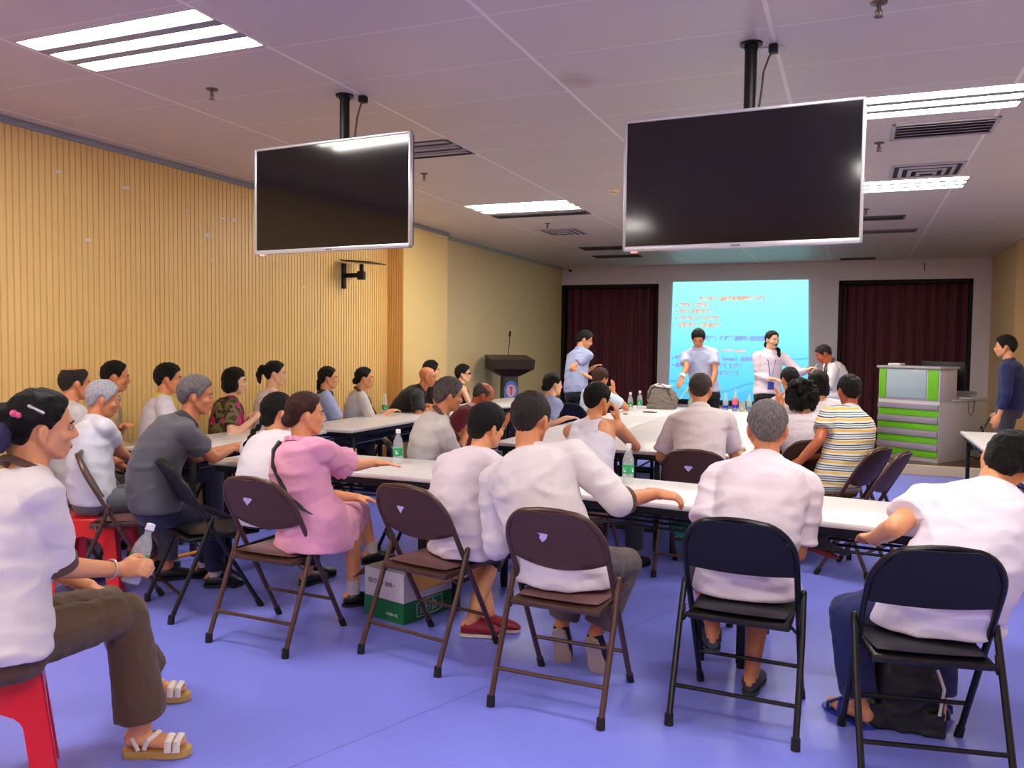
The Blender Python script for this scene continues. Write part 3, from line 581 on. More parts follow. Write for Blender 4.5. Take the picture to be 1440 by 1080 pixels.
# ------------------------------------------------------------------ folding chairs
def chair(name, label, fm, sm, bm_, sticker, group='folding chairs'):
    r = empty(name, (0, 0, 0), label, 'chair', group)
    # local: rear feet at y=0, front feet at y=.50, facing +y
    wt = .215; Ht = .845
    def P(x, s_): # point on the front tube line, s_=height
        return (x, .50-.50*s_/Ht*.96, s_)
    p = PM(); pts = [P(-wt, .02), P(-wt, .3), P(-wt, Ht-.17)]
    N = 8
    for k in range(1, N+1):
        a = PI/2*k/N; pts.append(P(-wt+.13*(1-math.cos(a)), Ht-.17+.155*math.sin(a)))
    for k in range(1, 4): pts.append(P(-wt+.13+(2*wt-.26)*k/4, Ht-.012+.004*math.sin(PI*k/4)))
    for k in range(N, 0, -1):
        a = PI/2*k/N; pts.append(P(wt-.13*(1-math.cos(a)), Ht-.17+.155*math.sin(a)))
    pts += [P(wt, Ht-.17), P(wt, .3), P(wt, .02)]
    p.tube(pts, .0125, 10); build('back_frame', p, fm, r)
    for sx in (-1, 1):
        x = sx*(wt+.024)
        p = PM(); p.tube([(x-sx*.004, .215, .52), (x, .15, .36), (x, 0, .02)], .0125, 10); p.cap((x-sx*.004, .215, .50), (x-sx*.004, .222, .535), .0125)
        lg = build('leg', p, fm, r)
        p = PM(); p.cap((x, 0.004, .045), (x, 0, .0), .017, .018, flat=True); build('foot_cap', p, M('rubber_black', (18, 17, 18), .7), lg)
        p = PM(); p.cap(P(sx*wt, .045), P(sx*wt, .0), .016, .017, flat=True); build('front_foot_cap', p, M('rubber_black', (18, 17, 18), .7), r)
    p = PM(); p.tube([(-wt-.024, .052, .145), (wt+.024, .052, .145)], .009, 8); build('rear_stretcher', p, fm, r)
    p = PM(); p.tube([P(-wt, .17), P(wt, .17)], .009, 8); build('front_stretcher', p, fm, r)
    p = PM(); p.box((0, .30, .425), (.40, .40, .03), .012, Matrix.Rotation(.03, 3, 'X')); build('seat_pan', p, fm, r)
    p = PM()
    vs = []; n = 10
    for j in range(n+1):
        for i in range(n+1):
            u = -1+2*i/n; v = -1+2*j/n
            x = .188*u*math.sqrt(1-.12*v*v); yq = .30+.185*v*math.sqrt(1-.12*u*u)
            vs.append((x, yq, .442+.016*(1-u**4)*(1-v**4)-.006*v))
    p.add(vs, [(j*(n+1)+i, j*(n+1)+i+1, (j+1)*(n+1)+i+1, (j+1)*(n+1)+i) for j in range(n) for i in range(n)])
    build('seat', p, sm, r, sharp=180)
    for sx in (-1, 1):
        p = PM(); p.tube([(sx*.20, .13, .42), (sx*.225, .16, .38), (sx*.226, .18, .44)], .007, 8); build('hinge_link', p, fm, r)
    # back panel
    p = PM(); vs = []; n = 22; m = 8
    fr, bk = [], []
    for j in range(m+1):
        for i in range(n+1):
            u = -1+2*i/n; v = j/m
            x = u*(wt-.004)
            zt = Ht-.014-.15*max(0, (abs(u)-.42)/.58)**2.4; zb = Ht-.235-.028*(1-u*u)*BOW
            z = zb+(zt-zb)*v
            yb = P(0, z)[1]; bow = .022*(1-u*u)
            fr.append((x, yb-bow+.006, z)); bk.append((x, yb-bow-.006, z))
    W = n+1; N0 = len(fr)
    fs = [(j*W+i, j*W+i+1, (j+1)*W+i+1, (j+1)*W+i) for j in range(m) for i in range(n)]
    fs2 = [tuple(q+N0 for q in f)[::-1] for f in fs]
    ed = [(i, i+1, N0+i+1, N0+i) for i in range(n)]+[(m*W+i, m*W+i+1, N0+m*W+i+1, N0+m*W+i) for i in range(n)]
    ed += [(j*W, (j+1)*W, N0+(j+1)*W, N0+j*W) for j in range(m)]+[(j*W+n, (j+1)*W+n, N0+(j+1)*W+n, N0+j*W+n) for j in range(m)]
    p.add(fr+bk, fs+fs2+ed); bp = build('backrest', p, bm_, r, sharp=60)
    if sticker:
        z = Ht-.12; yb = P(0, z)[1]-.022-.0085; sx = -.04
        q = PM()
        if sticker == 1: poly = [(0, .025), (.022, .004), (.012, -.008), (.002, -.026), (-.014, -.006), (-.024, .006)]
        elif sticker == 2: poly = [(-.004, .026), (.010, .022), (.008, .008), (.022, .006), (.016, -.014), (0, -.028), (-.014, -.012), (-.012, .002), (-.026, .010), (-.022, .016), (-.006, .012)]
        else: poly = [(0, .03), (.028, 0), (0, -.03), (-.028, 0)]
        q.prism([(sx+a, yb, z+b_) for a, b_ in poly], 0, (0, -.001, 0)); st = build('sticker', q, M('lilac_sticker', (190, 182, 226), .4), r, smooth=False)
        q = PM(); q.ell((.10, yb+.007, z+.012), (.004, .004, .004)); build('rivet', q, M('rivet', (150, 140, 140), .3, .7), r)
    return r
BF = M('brown_metal', (82, 56, 48), .34, .2); BS = M('brown_vinyl', (116, 82, 80), .42, bump=.05, bs=120); BB = M('brown_panel', (88, 62, 52), .55, Specular_IOR_Level=.25)
KF = M('black_tube', (22, 22, 26), .3, .25); KS = M('black_vinyl', (30, 30, 34), .38, bump=.05, bs=120); KB = M('black_panel', (32, 32, 40), .6, Specular_IOR_Level=.25)
BOW = 1.6
chs = {}
def place(kind, x, y, hd, label, first={}):
    """x,y = midpoint between the rear feet; hd = heading the sitter faces"""
    rz = math.radians(hd-90)
    if kind not in first:
        global BOW
        BOW = .3 if kind == 'k' else 1.6
        f = {'b': ('folding_chair', BF, BS, BB, 0), 'b1': ('folding_chair', BF, BS, BB, 1), 'b2': ('folding_chair', BF, BS, BB, 2), 'b3': ('folding_chair', BF, BS, BB, 3), 'k': ('folding_chair', KF, KS, KB, 0)}[kind]
        c = chair(f[0], label, f[1], f[2], f[3], f[4]); first[kind] = c
        c.location = (x, y, 0); c.rotation_euler.z = rz; return c
    return dup(first[kind], (x, y, 0), rz, label)
for a in CHAIRS: place(*a)

# ------------------------------------------------------------------ tables
WT = M('white_laminate', (228, 224, 222), .32); WE = M('laminate_edge', (214, 206, 198), .4); TK = M('table_black', (18, 18, 20), .42, .2)
def table(label, group, L, Wd, grp_first={}):
    key = (round(L, 2), round(Wd, 2))
    r = empty('folding_table', (0, 0, 0), label, 'table', group)
    p = PM(); p.box((0, 0, .731), (L, Wd, .026), .004); p.cur = 1; p.box((0, 0, .728), (L+.002, Wd+.002, .014), .002); build('tabletop', p, [WT, WE], r)
    p = PM(); h = Wd/2-.04
    for s_ in (-1, 1): p.b2((-L/2+.03, s_*h-.012, .675), (L/2-.03, s_*h+.012, .718), .002)
    for s_ in (-1, 1): p.b2((s_*(L/2-.05)-.012, -h, .675), (s_*(L/2-.05)+.012, h, .718), .002)
    build('apron', p, TK, r)
    p = PM()
    for k in range(5): p.tube([(-L/2+.12, -h+.06+k*(2*h-.12)/4, .60), (L/2-.12, -h+.06+k*(2*h-.12)/4, .60)], .007, 8)
    for s_ in (-1, 0, 1): p.tube([(s_*(L/2-.16), -h+.02, .60), (s_*(L/2-.16), h-.02, .60)], .008, 8)
    for sx in (-1, 1):
        for sy in (-1, 1): p.tube([(sx*(L/2-.16), sy*(h-.03), .60), (sx*(L/2-.14), sy*(h-.01), .70)], .006, 8)
    build('under_shelf', p, TK, r)
    for sx in (-1, 1):
        for sy in (-1, 1):
            p = PM(); x = sx*(L/2-.10)
            p.b2((x-.02, sy*(h-.02)-.016, .02), (x+.02, sy*(h-.02)+.016, .69), .003); lg = build('leg', p, TK, r)
            p = PM(); p.lathe([(0, 0), (.02, 0), (.02, .02), (0, .02)], (x, sy*(h-.02), 0), 12); build('foot_cap', p, M('rubber_black', (18, 17, 18), .7), lg)
        p = PM(); p.b2((sx*(L/2-.10)-.012, -h+.02, .14), (sx*(L/2-.10)+.012, h-.02, .17), .003); build('crossbar', p, TK, r)
    return r
tp = {}
for (L, Wd, x, y, rz, label, group) in TABLES:
    k = (L, Wd)
    if k not in tp: tp[k] = table(label, group, L, Wd); tp[k].location = (x, y, 0); tp[k].rotation_euler.z = math.radians(rz)
    else: dup(tp[k], (x, y, 0), math.radians(rz), label, group)

# ------------------------------------------------------------------ lectern
r = empty('lectern', (-4.84, 11.66, .12), 'dark wooden lectern with a blue and pink oval emblem', 'lectern', rz=math.radians(38))
LW = M('lectern_wood', (44, 30, 28), .35, var=.2, vs=6); LG = M('lectern_grey', (58, 58, 62), .35)
p = PM(); p.b2((-.27, -.2, 0), (.27, .22, .06), .01); build('base', p, LW, r)
p = PM(); p.prism([(-.13, -.1, .06), (.13, -.1, .06), (.11, -.1, .98), (-.11, -.1, .98)], 0, (0, .2, 0)); build('column', p, LG, r)
p = PM(); p.prism([(-.11, -.11, .86), (.11, -.11, .86), (.33, -.25, 1.02), (.33, -.25, 1.20), (-.33, -.25, 1.20), (-.33, -.25, 1.02)], 0, (0, .0, 0))
p = PM()
lo = [(-.13, -.12, .90), (.13, -.12, .90), (.13, .12, .90), (-.13, .12, .90)]; mi = [(-.32, -.25, 1.01), (.32, -.25, 1.01), (.32, .23, 1.01), (-.32, .23, 1.01)]; hi = [(-.33, -.26, 1.15), (.33, -.26, 1.15), (.33, .24, 1.22), (-.33, .24, 1.22)]
vs = lo+mi+hi; fs = [(3, 2, 1, 0), (8, 9, 10, 11)]
for k in (0, 4):
    for i in range(4): fs.append((k+i, k+(i+1) % 4, k+4+(i+1) % 4, k+4+i))
p.add(vs, fs); build('desk_top', p, LW, r, sharp=20)
p = PM(); p.prism([(.11*math.cos(a*PI/16), -.103, .66+.17*math.sin(a*PI/16)) for a in range(32)], 0, (0, -.008, 0)); em = build('emblem', p, M('emblem_blue', (84, 118, 196), .4), r)
p = PM(); p.prism([(.075*math.cos(a*PI/16), -.111, .68+.095*math.sin(a*PI/16)) for a in range(32)], 0, (0, -.004, 0)); build('emblem_disc', p, M('emblem_pink', (206, 170, 190), .4), em)
p = PM(); p.prism([(-.012, -.115, .62), (.012, -.115, .62), (.012, -.115, .70), (.03, -.115, .73), (0, -.115, .75), (-.03, -.115, .73), (-.012, -.115, .70)], 0, (0, -.003, 0)); build('emblem_torch', p, M('emblem_red', (196, 60, 90), .4), em)
p = PM(); p.tube([(0, .05, 1.20), (0, .05, 1.30), (.01, .04, 1.42), (.0, 0, 1.52)], .006, 8); p.cap((0, 0, 1.51), (0, -.02, 1.57), .016); build('microphone', p, BK, r)

# ------------------------------------------------------------------ reception desk
u = V((-.83, .56, 0)).normalized(); K0 = V((.98, 11.18, .12)); ang = math.atan2(-u.y, -u.x)
r = empty('reception_desk', K0, 'white reception desk with lime green stripes standing on the stage', 'desk', rz=ang)
# local: +x from left end to corner (corner at 0), +y away from the front
DW = M('desk_white', (205, 200, 200), .35); DG = M('lime_green', (120, 206, 40), .35); DGY = M('stripe_grey', (160, 150, 160), .4)
DL = .80; DD = 1.12
p = PM(); p.b2((-DL, .0, .0), (0, DD, .74), .004); build('body', p, DW, r)
p = PM(); p.b2((-DL-.01, .28, .74), (.012, DD+.01, .765), .004); build('worktop', p, DW, r)
p = PM(); p.b2((-DL, .0, .74), (0, .38, 1.14), .004); build('upper_cabinet', p, DW, r)
p = PM(); p.b2((-DL-.02, -.03, 1.14), (.02, .41, 1.17), .006); build('counter_top', p, M('counter_grey', (178, 174, 176), .35), r)
for k in range(4):
    z = .06+k*.165
    p = PM(); p.b2((-DL+.01, -.012, z), (-.005, .004, z+.085), .002); build('green_stripe', p, DG, r)
    p = PM(); p.b2((-DL+.01, -.03, z+.085), (-.005, .004, z+.15), .003); build('grey_stripe', p, DGY, r)
p = PM(); p.b2((-.15, -.008, .76), (-.02, .004, 1.13), .002); build('green_panel', p, DG, r)
p = PM(); p.b2((-DL+.01, -.008, .76), (-DL+.10, .004, 1.13), .002); build('green_panel', p, DG, r)
p = PM(); p.b2((-DL+.12, -.014, .77), (-.17, .002, 1.13), .003); build('frosted_panel', p, M('frosted_pane', (176, 196, 200), .2), r)
Rd = Matrix.Rotation(ang, 3, 'Z')
def dk(x, y, z): return K0+Rd @ V((x, y, z))
r = empty('monitor', dk(-.30, .60, .765), 'black desktop monitor behind the reception desk counter', 'monitor', rz=ang+PI)
p = PM(); p.b2((-.28, -.02, .10), (.28, .02, .46), .008); build('casing', p, BK, r)
p = PM(); p.b2((-.265, -.023, .115), (.265, -.019, .445)); build('screen', p, SCN, r, smooth=False)
p = PM(); p.b2((-.03, .0, .0), (.03, .02, .12), .004); p.b2((-.12, -.08, 0), (.12, .08, .012), .004); build('stand', p, BK, r)
r = empty('laptop', dk(-.12, .72, .766), 'open silver laptop lying on the reception desk worktop', 'laptop', rz=ang+.4)
p = PM(); p.b2((-.16, -.11, 0), (.16, .11, .016), .004); build('keyboard_base', p, M('laptop_silver', (190, 192, 198), .3, .4), r)
p = PM(); p.box((0, .15, .045), (.32, .21, .008), .003, Matrix.Rotation(.35, 3, 'X')); build('lid', p, M('laptop_silver', (190, 192, 198), .3, .4), r)
p = PM(); p.tube([dk(-.02, .62, .77), dk(.012, .63, .74), dk(.014, .64, .60), dk(.014, .70, .55), dk(.014, .76, .60), dk(.014, .78, .74), dk(-.03, .80, .77)], .004, 8); tag(build('cable', p, M('grey_cable', (70, 70, 76), .5), origin=dk(0, .7, .7)), 'thin grey cable looping over the side of the reception desk', 'cable')
p = PM(); p.box(dk(-.66, .15, 1.185), (.16, .12, .03), .006, Rd); tag(build('booklet', p, M('paper_white', (220, 220, 220), .5), origin=dk(-.66, .15, 1.17)), 'small white booklet on the counter of the reception desk', 'booklet')

# ------------------------------------------------------------------ water bottles and test bottles
PET = M('clear_plastic', (236, 242, 246), .1, Alpha=.25); CAPM = M('cap_white', (235, 236, 240), .4); GL = M('green_label', (40, 160, 96), .4); WL = M('label_white', (232, 240, 240), .4)
def bottle(loc, label, group='water bottles', R=None, water=True):
    r = empty('water_bottle', loc, label, 'bottle', group)
    if R: r.rotation_euler = R
    p = PM(); p.lathe([(0, 0), (.028, 0), (.032, .006), (.032, .05), (.0305, .055), (.032, .06), (.032, .12), (.030, .135), (.022, .16), (.0125, .178), (.0125, .195), (0, .195)], n=24); build('bottle_body', p, PET, r)
    p = PM(); p.lathe([(.0325, .052), (.0328, .054), (.0328, .10), (.0325, .102)], n=24); p.f = p.f[:-2]; p.mi = p.mi[:-2]
    lb = build('label_band', p, GL, r)
    q = PM()
    for k in range(4):
        a = k*PI/2+.3
        pts = [(.0331*math.cos(a+d), .0331*math.sin(a+d), z) for d, z in ((-.25, .066), (0, .062), (.25, .066), (.25, .088), (-.25, .088))]
        q.add(pts, [(0, 1, 2, 3, 4)])
    build('label_patch', q, WL, lb, smooth=False)
    p = PM(); p.lathe([(0, .192), (.0155, .192), (.016, .195), (.0155, .214), (.013, .217), (0, .217)], n=20); build('cap', p, CAPM, r)
    if water:
        p = PM(); p.lathe([(0, .002), (.027, .002), (.030, .008), (.030, .049), (0.0292, .055), (.030, .06), (.030, .10), (0, .10)], n=20); build('water', p, M('water', (214, 232, 240), .05, Alpha=.22), r)
    return r
b0 = bottle((-2.62, 4.51, .745), 'water bottle with a green label by the hand of the woman in pink')
dup(b0, (-1.13, 4.45, .745), .9, 'water bottle standing by the hand of the large man in the off-white shirt')
dup(b0, (-4.55, 7.55, .745), .4, 'water bottle on the wall-side table in front of the woman with a bun')
dup(b0, (-2.37, 9.38, .745), 0, 'nearer of two water bottles beside the brown bag on the far table')
dup(b0, (-2.36, 9.80, .745), 1.3, 'farther of two water bottles, closest to the brown bag on the far table')
hb = dup(b0, HBOT[0], 0, 'water bottle held on her knee by the woman in brown trousers', None); hb.rotation_euler = HBOT[1]
GT = M('tube_glass', (205, 235, 235), .08, Alpha=.35)
for i, (x, lc, hgt, lab) in enumerate([(-1.38, (30, 44, 170), .22, 'clear bottle with deep blue liquid, first of the test bottles'), (-1.27, (50, 40, 190), .26, 'clear bottle with blue liquid and a pink band'), (-1.19, (214, 170, 60), .12, 'short clear cup of amber liquid'), (-1.11, (90, 110, 160), .20, 'clear green-tinted bottle at the right of the test bottles')]):
    r = empty('test_bottle', (x, 10.02, .745), lab, 'bottle', 'test bottles in front of the presenters')
    p = PM(); p.lathe([(0, 0), (.034, 0), (.034, hgt*.6), (.012, hgt*.8), (.012, hgt), (0, hgt)] if hgt > .15 else [(0, 0), (.036, 0), (.04, hgt), (0, hgt)]); build('glass_body', p, GT, r)
    p = PM(); p.lathe([(0, .001), (.0335, .001), (.0345, hgt*.3), (0, hgt*.3)]); build('liquid', p, M('liquid%d' % i, lc, .2), r)
    if i == 1: p = PM(); p.lathe([(.0352, hgt*.3), (.0355, hgt*.32), (.0355, hgt*.56), (.035, hgt*.57)]); build('pink_band', p, M('pink_band', (235, 100, 120), .4), r)
# brown bag
r = empty('travel_bag', (-2.14, 9.98, .745), 'crumpled taupe bag with a white flap on the far end of the table', 'bag')
p = PM(); p.ell((0, 0, .13), (.17, .13, .15)); p.ell((-.06, 0, .19), (.11, .1, .10)); p.ell((.08, 0, .12), (.12, .12, .12)); p.b2((-.15, -.11, .0), (.17, .11, .05))
vox('bag_body', p, M('taupe_fabric', (128, 116, 108), .7, var=.15), r, (0, 0, 0), .012, 4, .014, 10, 3)
p = PM(); p.box((.03, -.02, .275), (.2, .16, .03), .012, Matrix.Rotation(.12, 3, 'Y')); build('white_flap', p, M('paper_white', (220, 220, 220), .5), r)
p = PM(); p.tube([(-.14, -.08, .12), (-.1, -.09, .25), (.0, -.09, .3), (.1, -.1, .24), (.15, -.1, .1)], .012, 8, flat=.4); build('strap', p, M('bag_strap', (70, 64, 62), .6), r)
p = PM(); p.tube([(-1.96, 10.2, .85), (-1.85, 10.3, 1.02), (-1.74, 10.35, 1.10), (-1.66, 10.38, 1.12)], .006, 8); tag(build('tube_hose', p, M('pale_yellow', (224, 226, 150), .5), origin=(-1.96, 10.2, .85)), 'pale yellow tube curving up beside the bag', 'tube')
r = empty('glass_jug', (-1.70, 9.75, .745), 'clear jug standing in front of the presenter in a light blue shirt', 'jug')
p = PM(); p.lathe([(0, 0), (.07, 0), (.075, .1), (.06, .17), (.062, .2), (0, .2)]); build('jug_body', p, M('smoke_glass', (170, 195, 195), .08, Alpha=.6), r)
p = PM(); p.tube([(.07, 0, .15), (.12, 0, .14), (.12, 0, .06), (.075, 0, .04)], .007, 8); build('handle', p, GT, r)
for x, y, rz, lab in ((-2.55, 9.0, .3, 'dark phone on the far table left of the bottles'), (-2.12, 9.3, -.2, 'black phone lying right of the two far bottles'), (-2.30, 8.9, .8, 'small dark cap lying in front of the two far bottles')):
    p = PM(); p.box((0, 0, .005), (.15 if 'phone' in lab else .05, .075 if 'phone' in lab else .03, .009), .004); o = tag(build('phone' if 'phone' in lab else 'bottle_cap', p, BK, loc=(x, y, .745)), lab, 'phone' if 'phone' in lab else 'cap'); o.rotation_euler.z = rz
p = PM(); p.box((0, 0, .003), (.28, .2, .006), .002); p.cur = 1
for k in range(5): p.b2((-.11, -.075+k*.034, .006), (.10, -.067+k*.034, .0066))
o = tag(build('paper_sheet', p, [M('paper_white', (220, 220, 220), .5), M('ink', (90, 90, 110), .6)], loc=(-4.48, 4.65, .745)), 'white paper sheet on the near end of the wall-side table', 'paper'); o.rotation_euler.z = .4
p = PM(); p.box((0, 0, .003), (.2, .28, .006), .002)
o = tag(build('notebook', p, M('paper_white', (220, 220, 220), .5), loc=(-4.35, 9.3, .745)), 'white notebook on the far end of the wall-side table', 'notebook')

# ------------------------------------------------------------------ carton under the chair
A = V((-2.80, 4.02, 0)); B_ = V((-2.10, 3.82, 0)); 
r = empty('carton_box', (-2.17, 3.80, 0), 'open white and green cardboard carton on the floor under a brown folding chair', 'box', rz=math.radians(-15))
# local: corner near camera at 0; -x to the left, +y away
CW = M('carton_white', (222, 218, 214), .6); CG = M('carton_green', (20, 120, 62), .55); CB = M('carton_brown', (176, 130, 82), .7)
Lb, Db, Hb, tk = .30, .42, .27, .006
for nm, lo, hi in (('side_panel', (-Lb, 0, .0), (0, tk, Hb)), ('side_panel', (-Lb, Db-tk, 0), (0, Db, Hb)), ('side_panel', (-Lb, tk, 0), (-Lb+tk, Db-tk, Hb)), ('side_panel', (-tk, tk, 0), (0, Db-tk, Hb))):
    p = PM(); p.b2(lo, hi); sd = build(nm, p, CW, r, smooth=False)
    e = .0015
    p = PM(); p.b2((lo[0]-e, lo[1]-e, 0.001), (hi[0]+e, hi[1]+e, .115)); build('green_band', p, CG, sd, smooth=False)
p = PM(); p.b2((-Lb, 0, 0), (0, Db, tk)); build('bottom_panel', p, CB, r, smooth=False)
p = PM(); p.box((-Lb-.05, Db/2, Hb-.04), (.006, Db, .13), 0, Matrix.Rotation(.9, 3, 'Y')); build('flap', p, CB, r, smooth=False)
p = PM(); p.box((-Lb/2, Db+.05, Hb+.035), (Lb, .006, .12), 0, Matrix.Rotation(-.9, 3, 'X')); build('flap', p, CB, r, smooth=False)
p = PM(); p.box((.045, Db/2, Hb-.03), (.006, Db*.9, .12), 0, Matrix.Rotation(-.7, 3, 'Y')); build('flap', p, CB, r, smooth=False)
def txt(body, par, loc, rot, size, m, nm='printed_text'):
    c_ = bpy.data.curves.new(nm, 'FONT'); c_.body = body; c_.size = size; c_.extrude = .0004; return text_mesh(nm, c_, m, par, loc, rot)
INK = M('print_grey', (90, 92, 96), .6); PW = M('print_white', (222, 232, 225), .5)
txt('C&S', r, (.0022, .22, .185), (PI/2, 0, PI/2), .06, INK); txt('纸巾', r, (-.27, -.002, .19), (PI/2, 0, 0), .035, INK); txt('• 抽纸 •', r, (-.16, -.002, .19), (PI/2, 0, 0), .03, INK)
txt('纸巾', r, (.003, .12, .035), (PI/2, 0, PI/2), .07, PW); txt('160抽×3层', r, (-.13, -.0035, .035), (PI/2, 0, 0), .02, PW)
p = PM(); p.tube([(.003, .10+.16*0, .02), (.003, .10, .09), (.003, .14, .105), (.003, .30, .105), (.003, .30, .03), (.003, .26, .02)], .0022, 6, closed=True); build('logo_outline', p, PW, r)

# ------------------------------------------------------------------ red plastic stools
RP = M('red_plastic', (226, 24, 34), .3)
def stool(loc, rz, label, Hs=.45, w0=.17, w1=.225):
    r = empty('plastic_stool', loc, label, 'stool', 'red plastic stools', rz)
    p = PM(); p.box((0, 0, Hs-.012), (2*w0, 2*w0, .024), .012, seg=3); build('seat', p, RP, r)
    # skirt panels with an arched opening
    for k in range(4):
        R = Matrix.Rotation(k*PI/2, 3, 'Z'); q = PM(); n = 12
        def edge(z): return w0+(w1-w0)*(1-z/(Hs-.01))
        outer = []
        vs = []; fs = []
        for j in range(25):
            z = (Hs-.01)*(1-j/24); W = edge(z)
            zt = .34; leg = .075
            if z > zt: inn = 0
            else: inn = min(W-leg+.012, (W-leg)*min(1, math.sqrt(max(0, 1-((z-(zt-.07))/.07)**2)) if z > zt-.07 else 1))
            vs.append((inn, W, z))
        for sgn in (-1, 1):
            ring = []
            pts = [(sgn*a, b, c) for a, b, c in vs]+[(sgn*b, b, c) for a, b, c in reversed(vs)]
            m_ = len(vs)
            V2 = [R @ V(x) for x in pts]; V3 = [R @ (V(x)-V((0, .005, 0))) for x in pts]
            f = [(i, i+1, 2*m_-2-i, 2*m_-1-i) for i in range(m_-1)]
            f += [tuple(2*m_+i for i in g)[::-1] for g in f]
            f += [(i, (i+1) % (2*m_), 2*m_+(i+1) % (2*m_), 2*m_+i) for i in range(2*m_)]
            q.add(V2+V3, f)
        build('leg_panel', q, RP, r, sharp=30)
    return r
stool(STOOL[0], STOOL[1], 'bright red plastic stool under the woman holding a bottle, cut by the left edge')
stool((-4.23, 3.65, 0), .5, 'red plastic stool glimpsed behind the brown chair, under the grey-haired man in white')

# ------------------------------------------------------------------ umbrella lying on the floor
r = empty('folded_umbrella', (-4.25, 3.80, .045), 'navy folded umbrella with an orange handle on the floor among the chairs', 'umbrella', rz=math.radians(80))
p = PM(); p.cap((-.28, 0, 0), (.36, 0, .0), .03, .04); vox('canopy', p, cloth('navy_nylon', (30, 34, 92)), r, (0, 0, 0), .008, 2, .004, 12, 4)
p = PM(); p.cap((.36, 0, .0), (.62, 0, .0), .013); build('handle', p, M('orange_handle', (226, 140, 50), .4), r)
p = PM(); p.cap((-.28, 0, 0), (-.36, 0, 0), .006); build('tip', p, SIL, r)

# ------------------------------------------------------------------ black bag on the floor below the near right chair
r = empty('backpack', (.235, 3.60, 0), 'soft black bag on the floor between the feet of the man in jeans', 'bag')
p = PM(); p.ell((0, 0, .16), (.14, .1, .17)); p.b2((-.13, -.09, .01), (.13, .09, .10)); p.ell((.02, 0, .28), (.1, .08, .06)); vox('bag_body', p, M('black_nylon', (22, 22, 24), .55, var=.2), r, (0, 0, 0), .01, 5, .012, 9, 8)
p = PM(); p.tube([(-.05, -.09, .30), (-.02, -.1, .38), (.04, -.1, .37), (.07, -.09, .30)], .008, 8); build('handle', p, M('bag_strap', (70, 64, 62), .6), r)
p = PM(); p.tube([(.11, -.10, .10), (.125, -.09, .2), (.10, -.08, .27)], .006, 8); build('white_piping', p, M('paper_white', (220, 220, 220), .5), r)
# green parcel hanging under the table
p = PM(); p.ell((0, 0, 0), (.045, .04, .055)); r = empty('green_pouch', (-.80, 4.30, .56), 'shiny green snack pouch on the shelf under the near table', 'pouch')
vox('pouch_body', p, M('green_foil', (20, 160, 84), .25), r, (0, 0, 0), .006, 1, .01, 30, 2)
p = PM(); p.b2((-.03, -.003, .05), (.03, .003, .07)); build('crimped_edge', p, M('green_foil', (20, 160, 84), .25), r)
# dark cap with red lining on the knee of the grey-haired man
r = empty('sun_cap', CAP, 'dark grey cap with a red lining on the knee of the grey-haired man', 'hat', rz=math.radians(20))
p = PM(); p.ell((0, 0, .02), (.10, .09, .075)); p.ell((.10, -.02, -.03), (.10, .08, .018), Matrix.Rotation(.35, 3, 'Y')); vox('cap_body', p, cloth('cap_grey', (64, 62, 70)), r, (0, 0, 0), .007, 3)
p = PM(); p.ell((.05, -.03, -.045), (.10, .07, .018), Matrix.Rotation(.35, 3, 'Y')); build('red_lining', p, cloth('cap_red', (150, 36, 40)), r)
# boxes of the right table
p = PM(); p.b2((1.52, 8.5, .745), (1.62, 8.62, .80), .008); tag(build('tissue_pack', p, M('paper_white', (220, 220, 220), .5), origin=(1.57, 8.56, .745)), 'white tissue pack on the far right table', 'tissue pack')

# ------------------------------------------------------------------ people
def lerp(a, b, t): return a+(b-a)*t
def interp(tab, x):
    if x <= tab[0][0]: return tab[0][1]
    for (a, b), (c, d) in zip(tab, tab[1:]):
        if x <= c: return b+(d-b)*(x-a)/(c-a)
    return tab[-1][1]
def ss(x): x = max(0, min(1, x)); return x*x*(3-2*x)
LINE_M = [(0, .070), (28, .066), (45, .052), (60, .02), (70, -.012), (78, -.015), (86, .020), (100, .022), (112, -.01), (128, -.04), (150, -.056), (180, -.060)]
LINE_R = [(0, .092), (25, .082), (40, .075), (58, .045), (70, .0), (78, -.010), (86, .020), (100, .022), (112, -.01), (128, -.04), (150, -.056), (180, -.060)]
LINE_F = [(0, .078), (30, .070), (50, .052), (66, .018), (78, .0), (88, .020), (100, .018), (112, -.02), (130, -.05), (155, -.065), (180, -.068)]
CR = V((0, -.012, .028)); RR = V((.0745, .094, .0875))
def head_prims(p, o, R, s, face=True):
    def E(c, r, Rl=None): p.ell(o+R @ (V(c)*s), V(r)*s, R @ Rl if Rl else R)
    def C(a, b, r0, r1): p.cap(o+R @ (V(a)*s), o+R @ (V(b)*s), r0*s, r1*s)
    E(CR, (.0735, .0925, .0865)); E((0, .028, -.026), (.060, .059, .080)); E((0, .048, -.078), (.036, .036, .032))
    for x in (-1, 1):
        C((x*.054, .004, -.048), (x*.022, .055, -.090), .018, .016)
        E((x*.040, .058, -.022), (.022, .022, .020)); 
        E((x*.076, -.008, -.008), (.011, .019, .031), Matrix.Rotation(x*.35, 3, 'Z')); E((x*.074, -.004, -.034), (.009, .010, .012))
        E((x*.012, .090, -.030), (.009, .010, .008))
    C((0, .082, .012), (0, .100, -.024), .0085, .0115); C((-.030, .074, .022), (.030, .074, .022), .012, .012)
    E((0, .080, -.057), (.024, .012, .008)); E((0, .079, -.068), (.019, .011, .008))
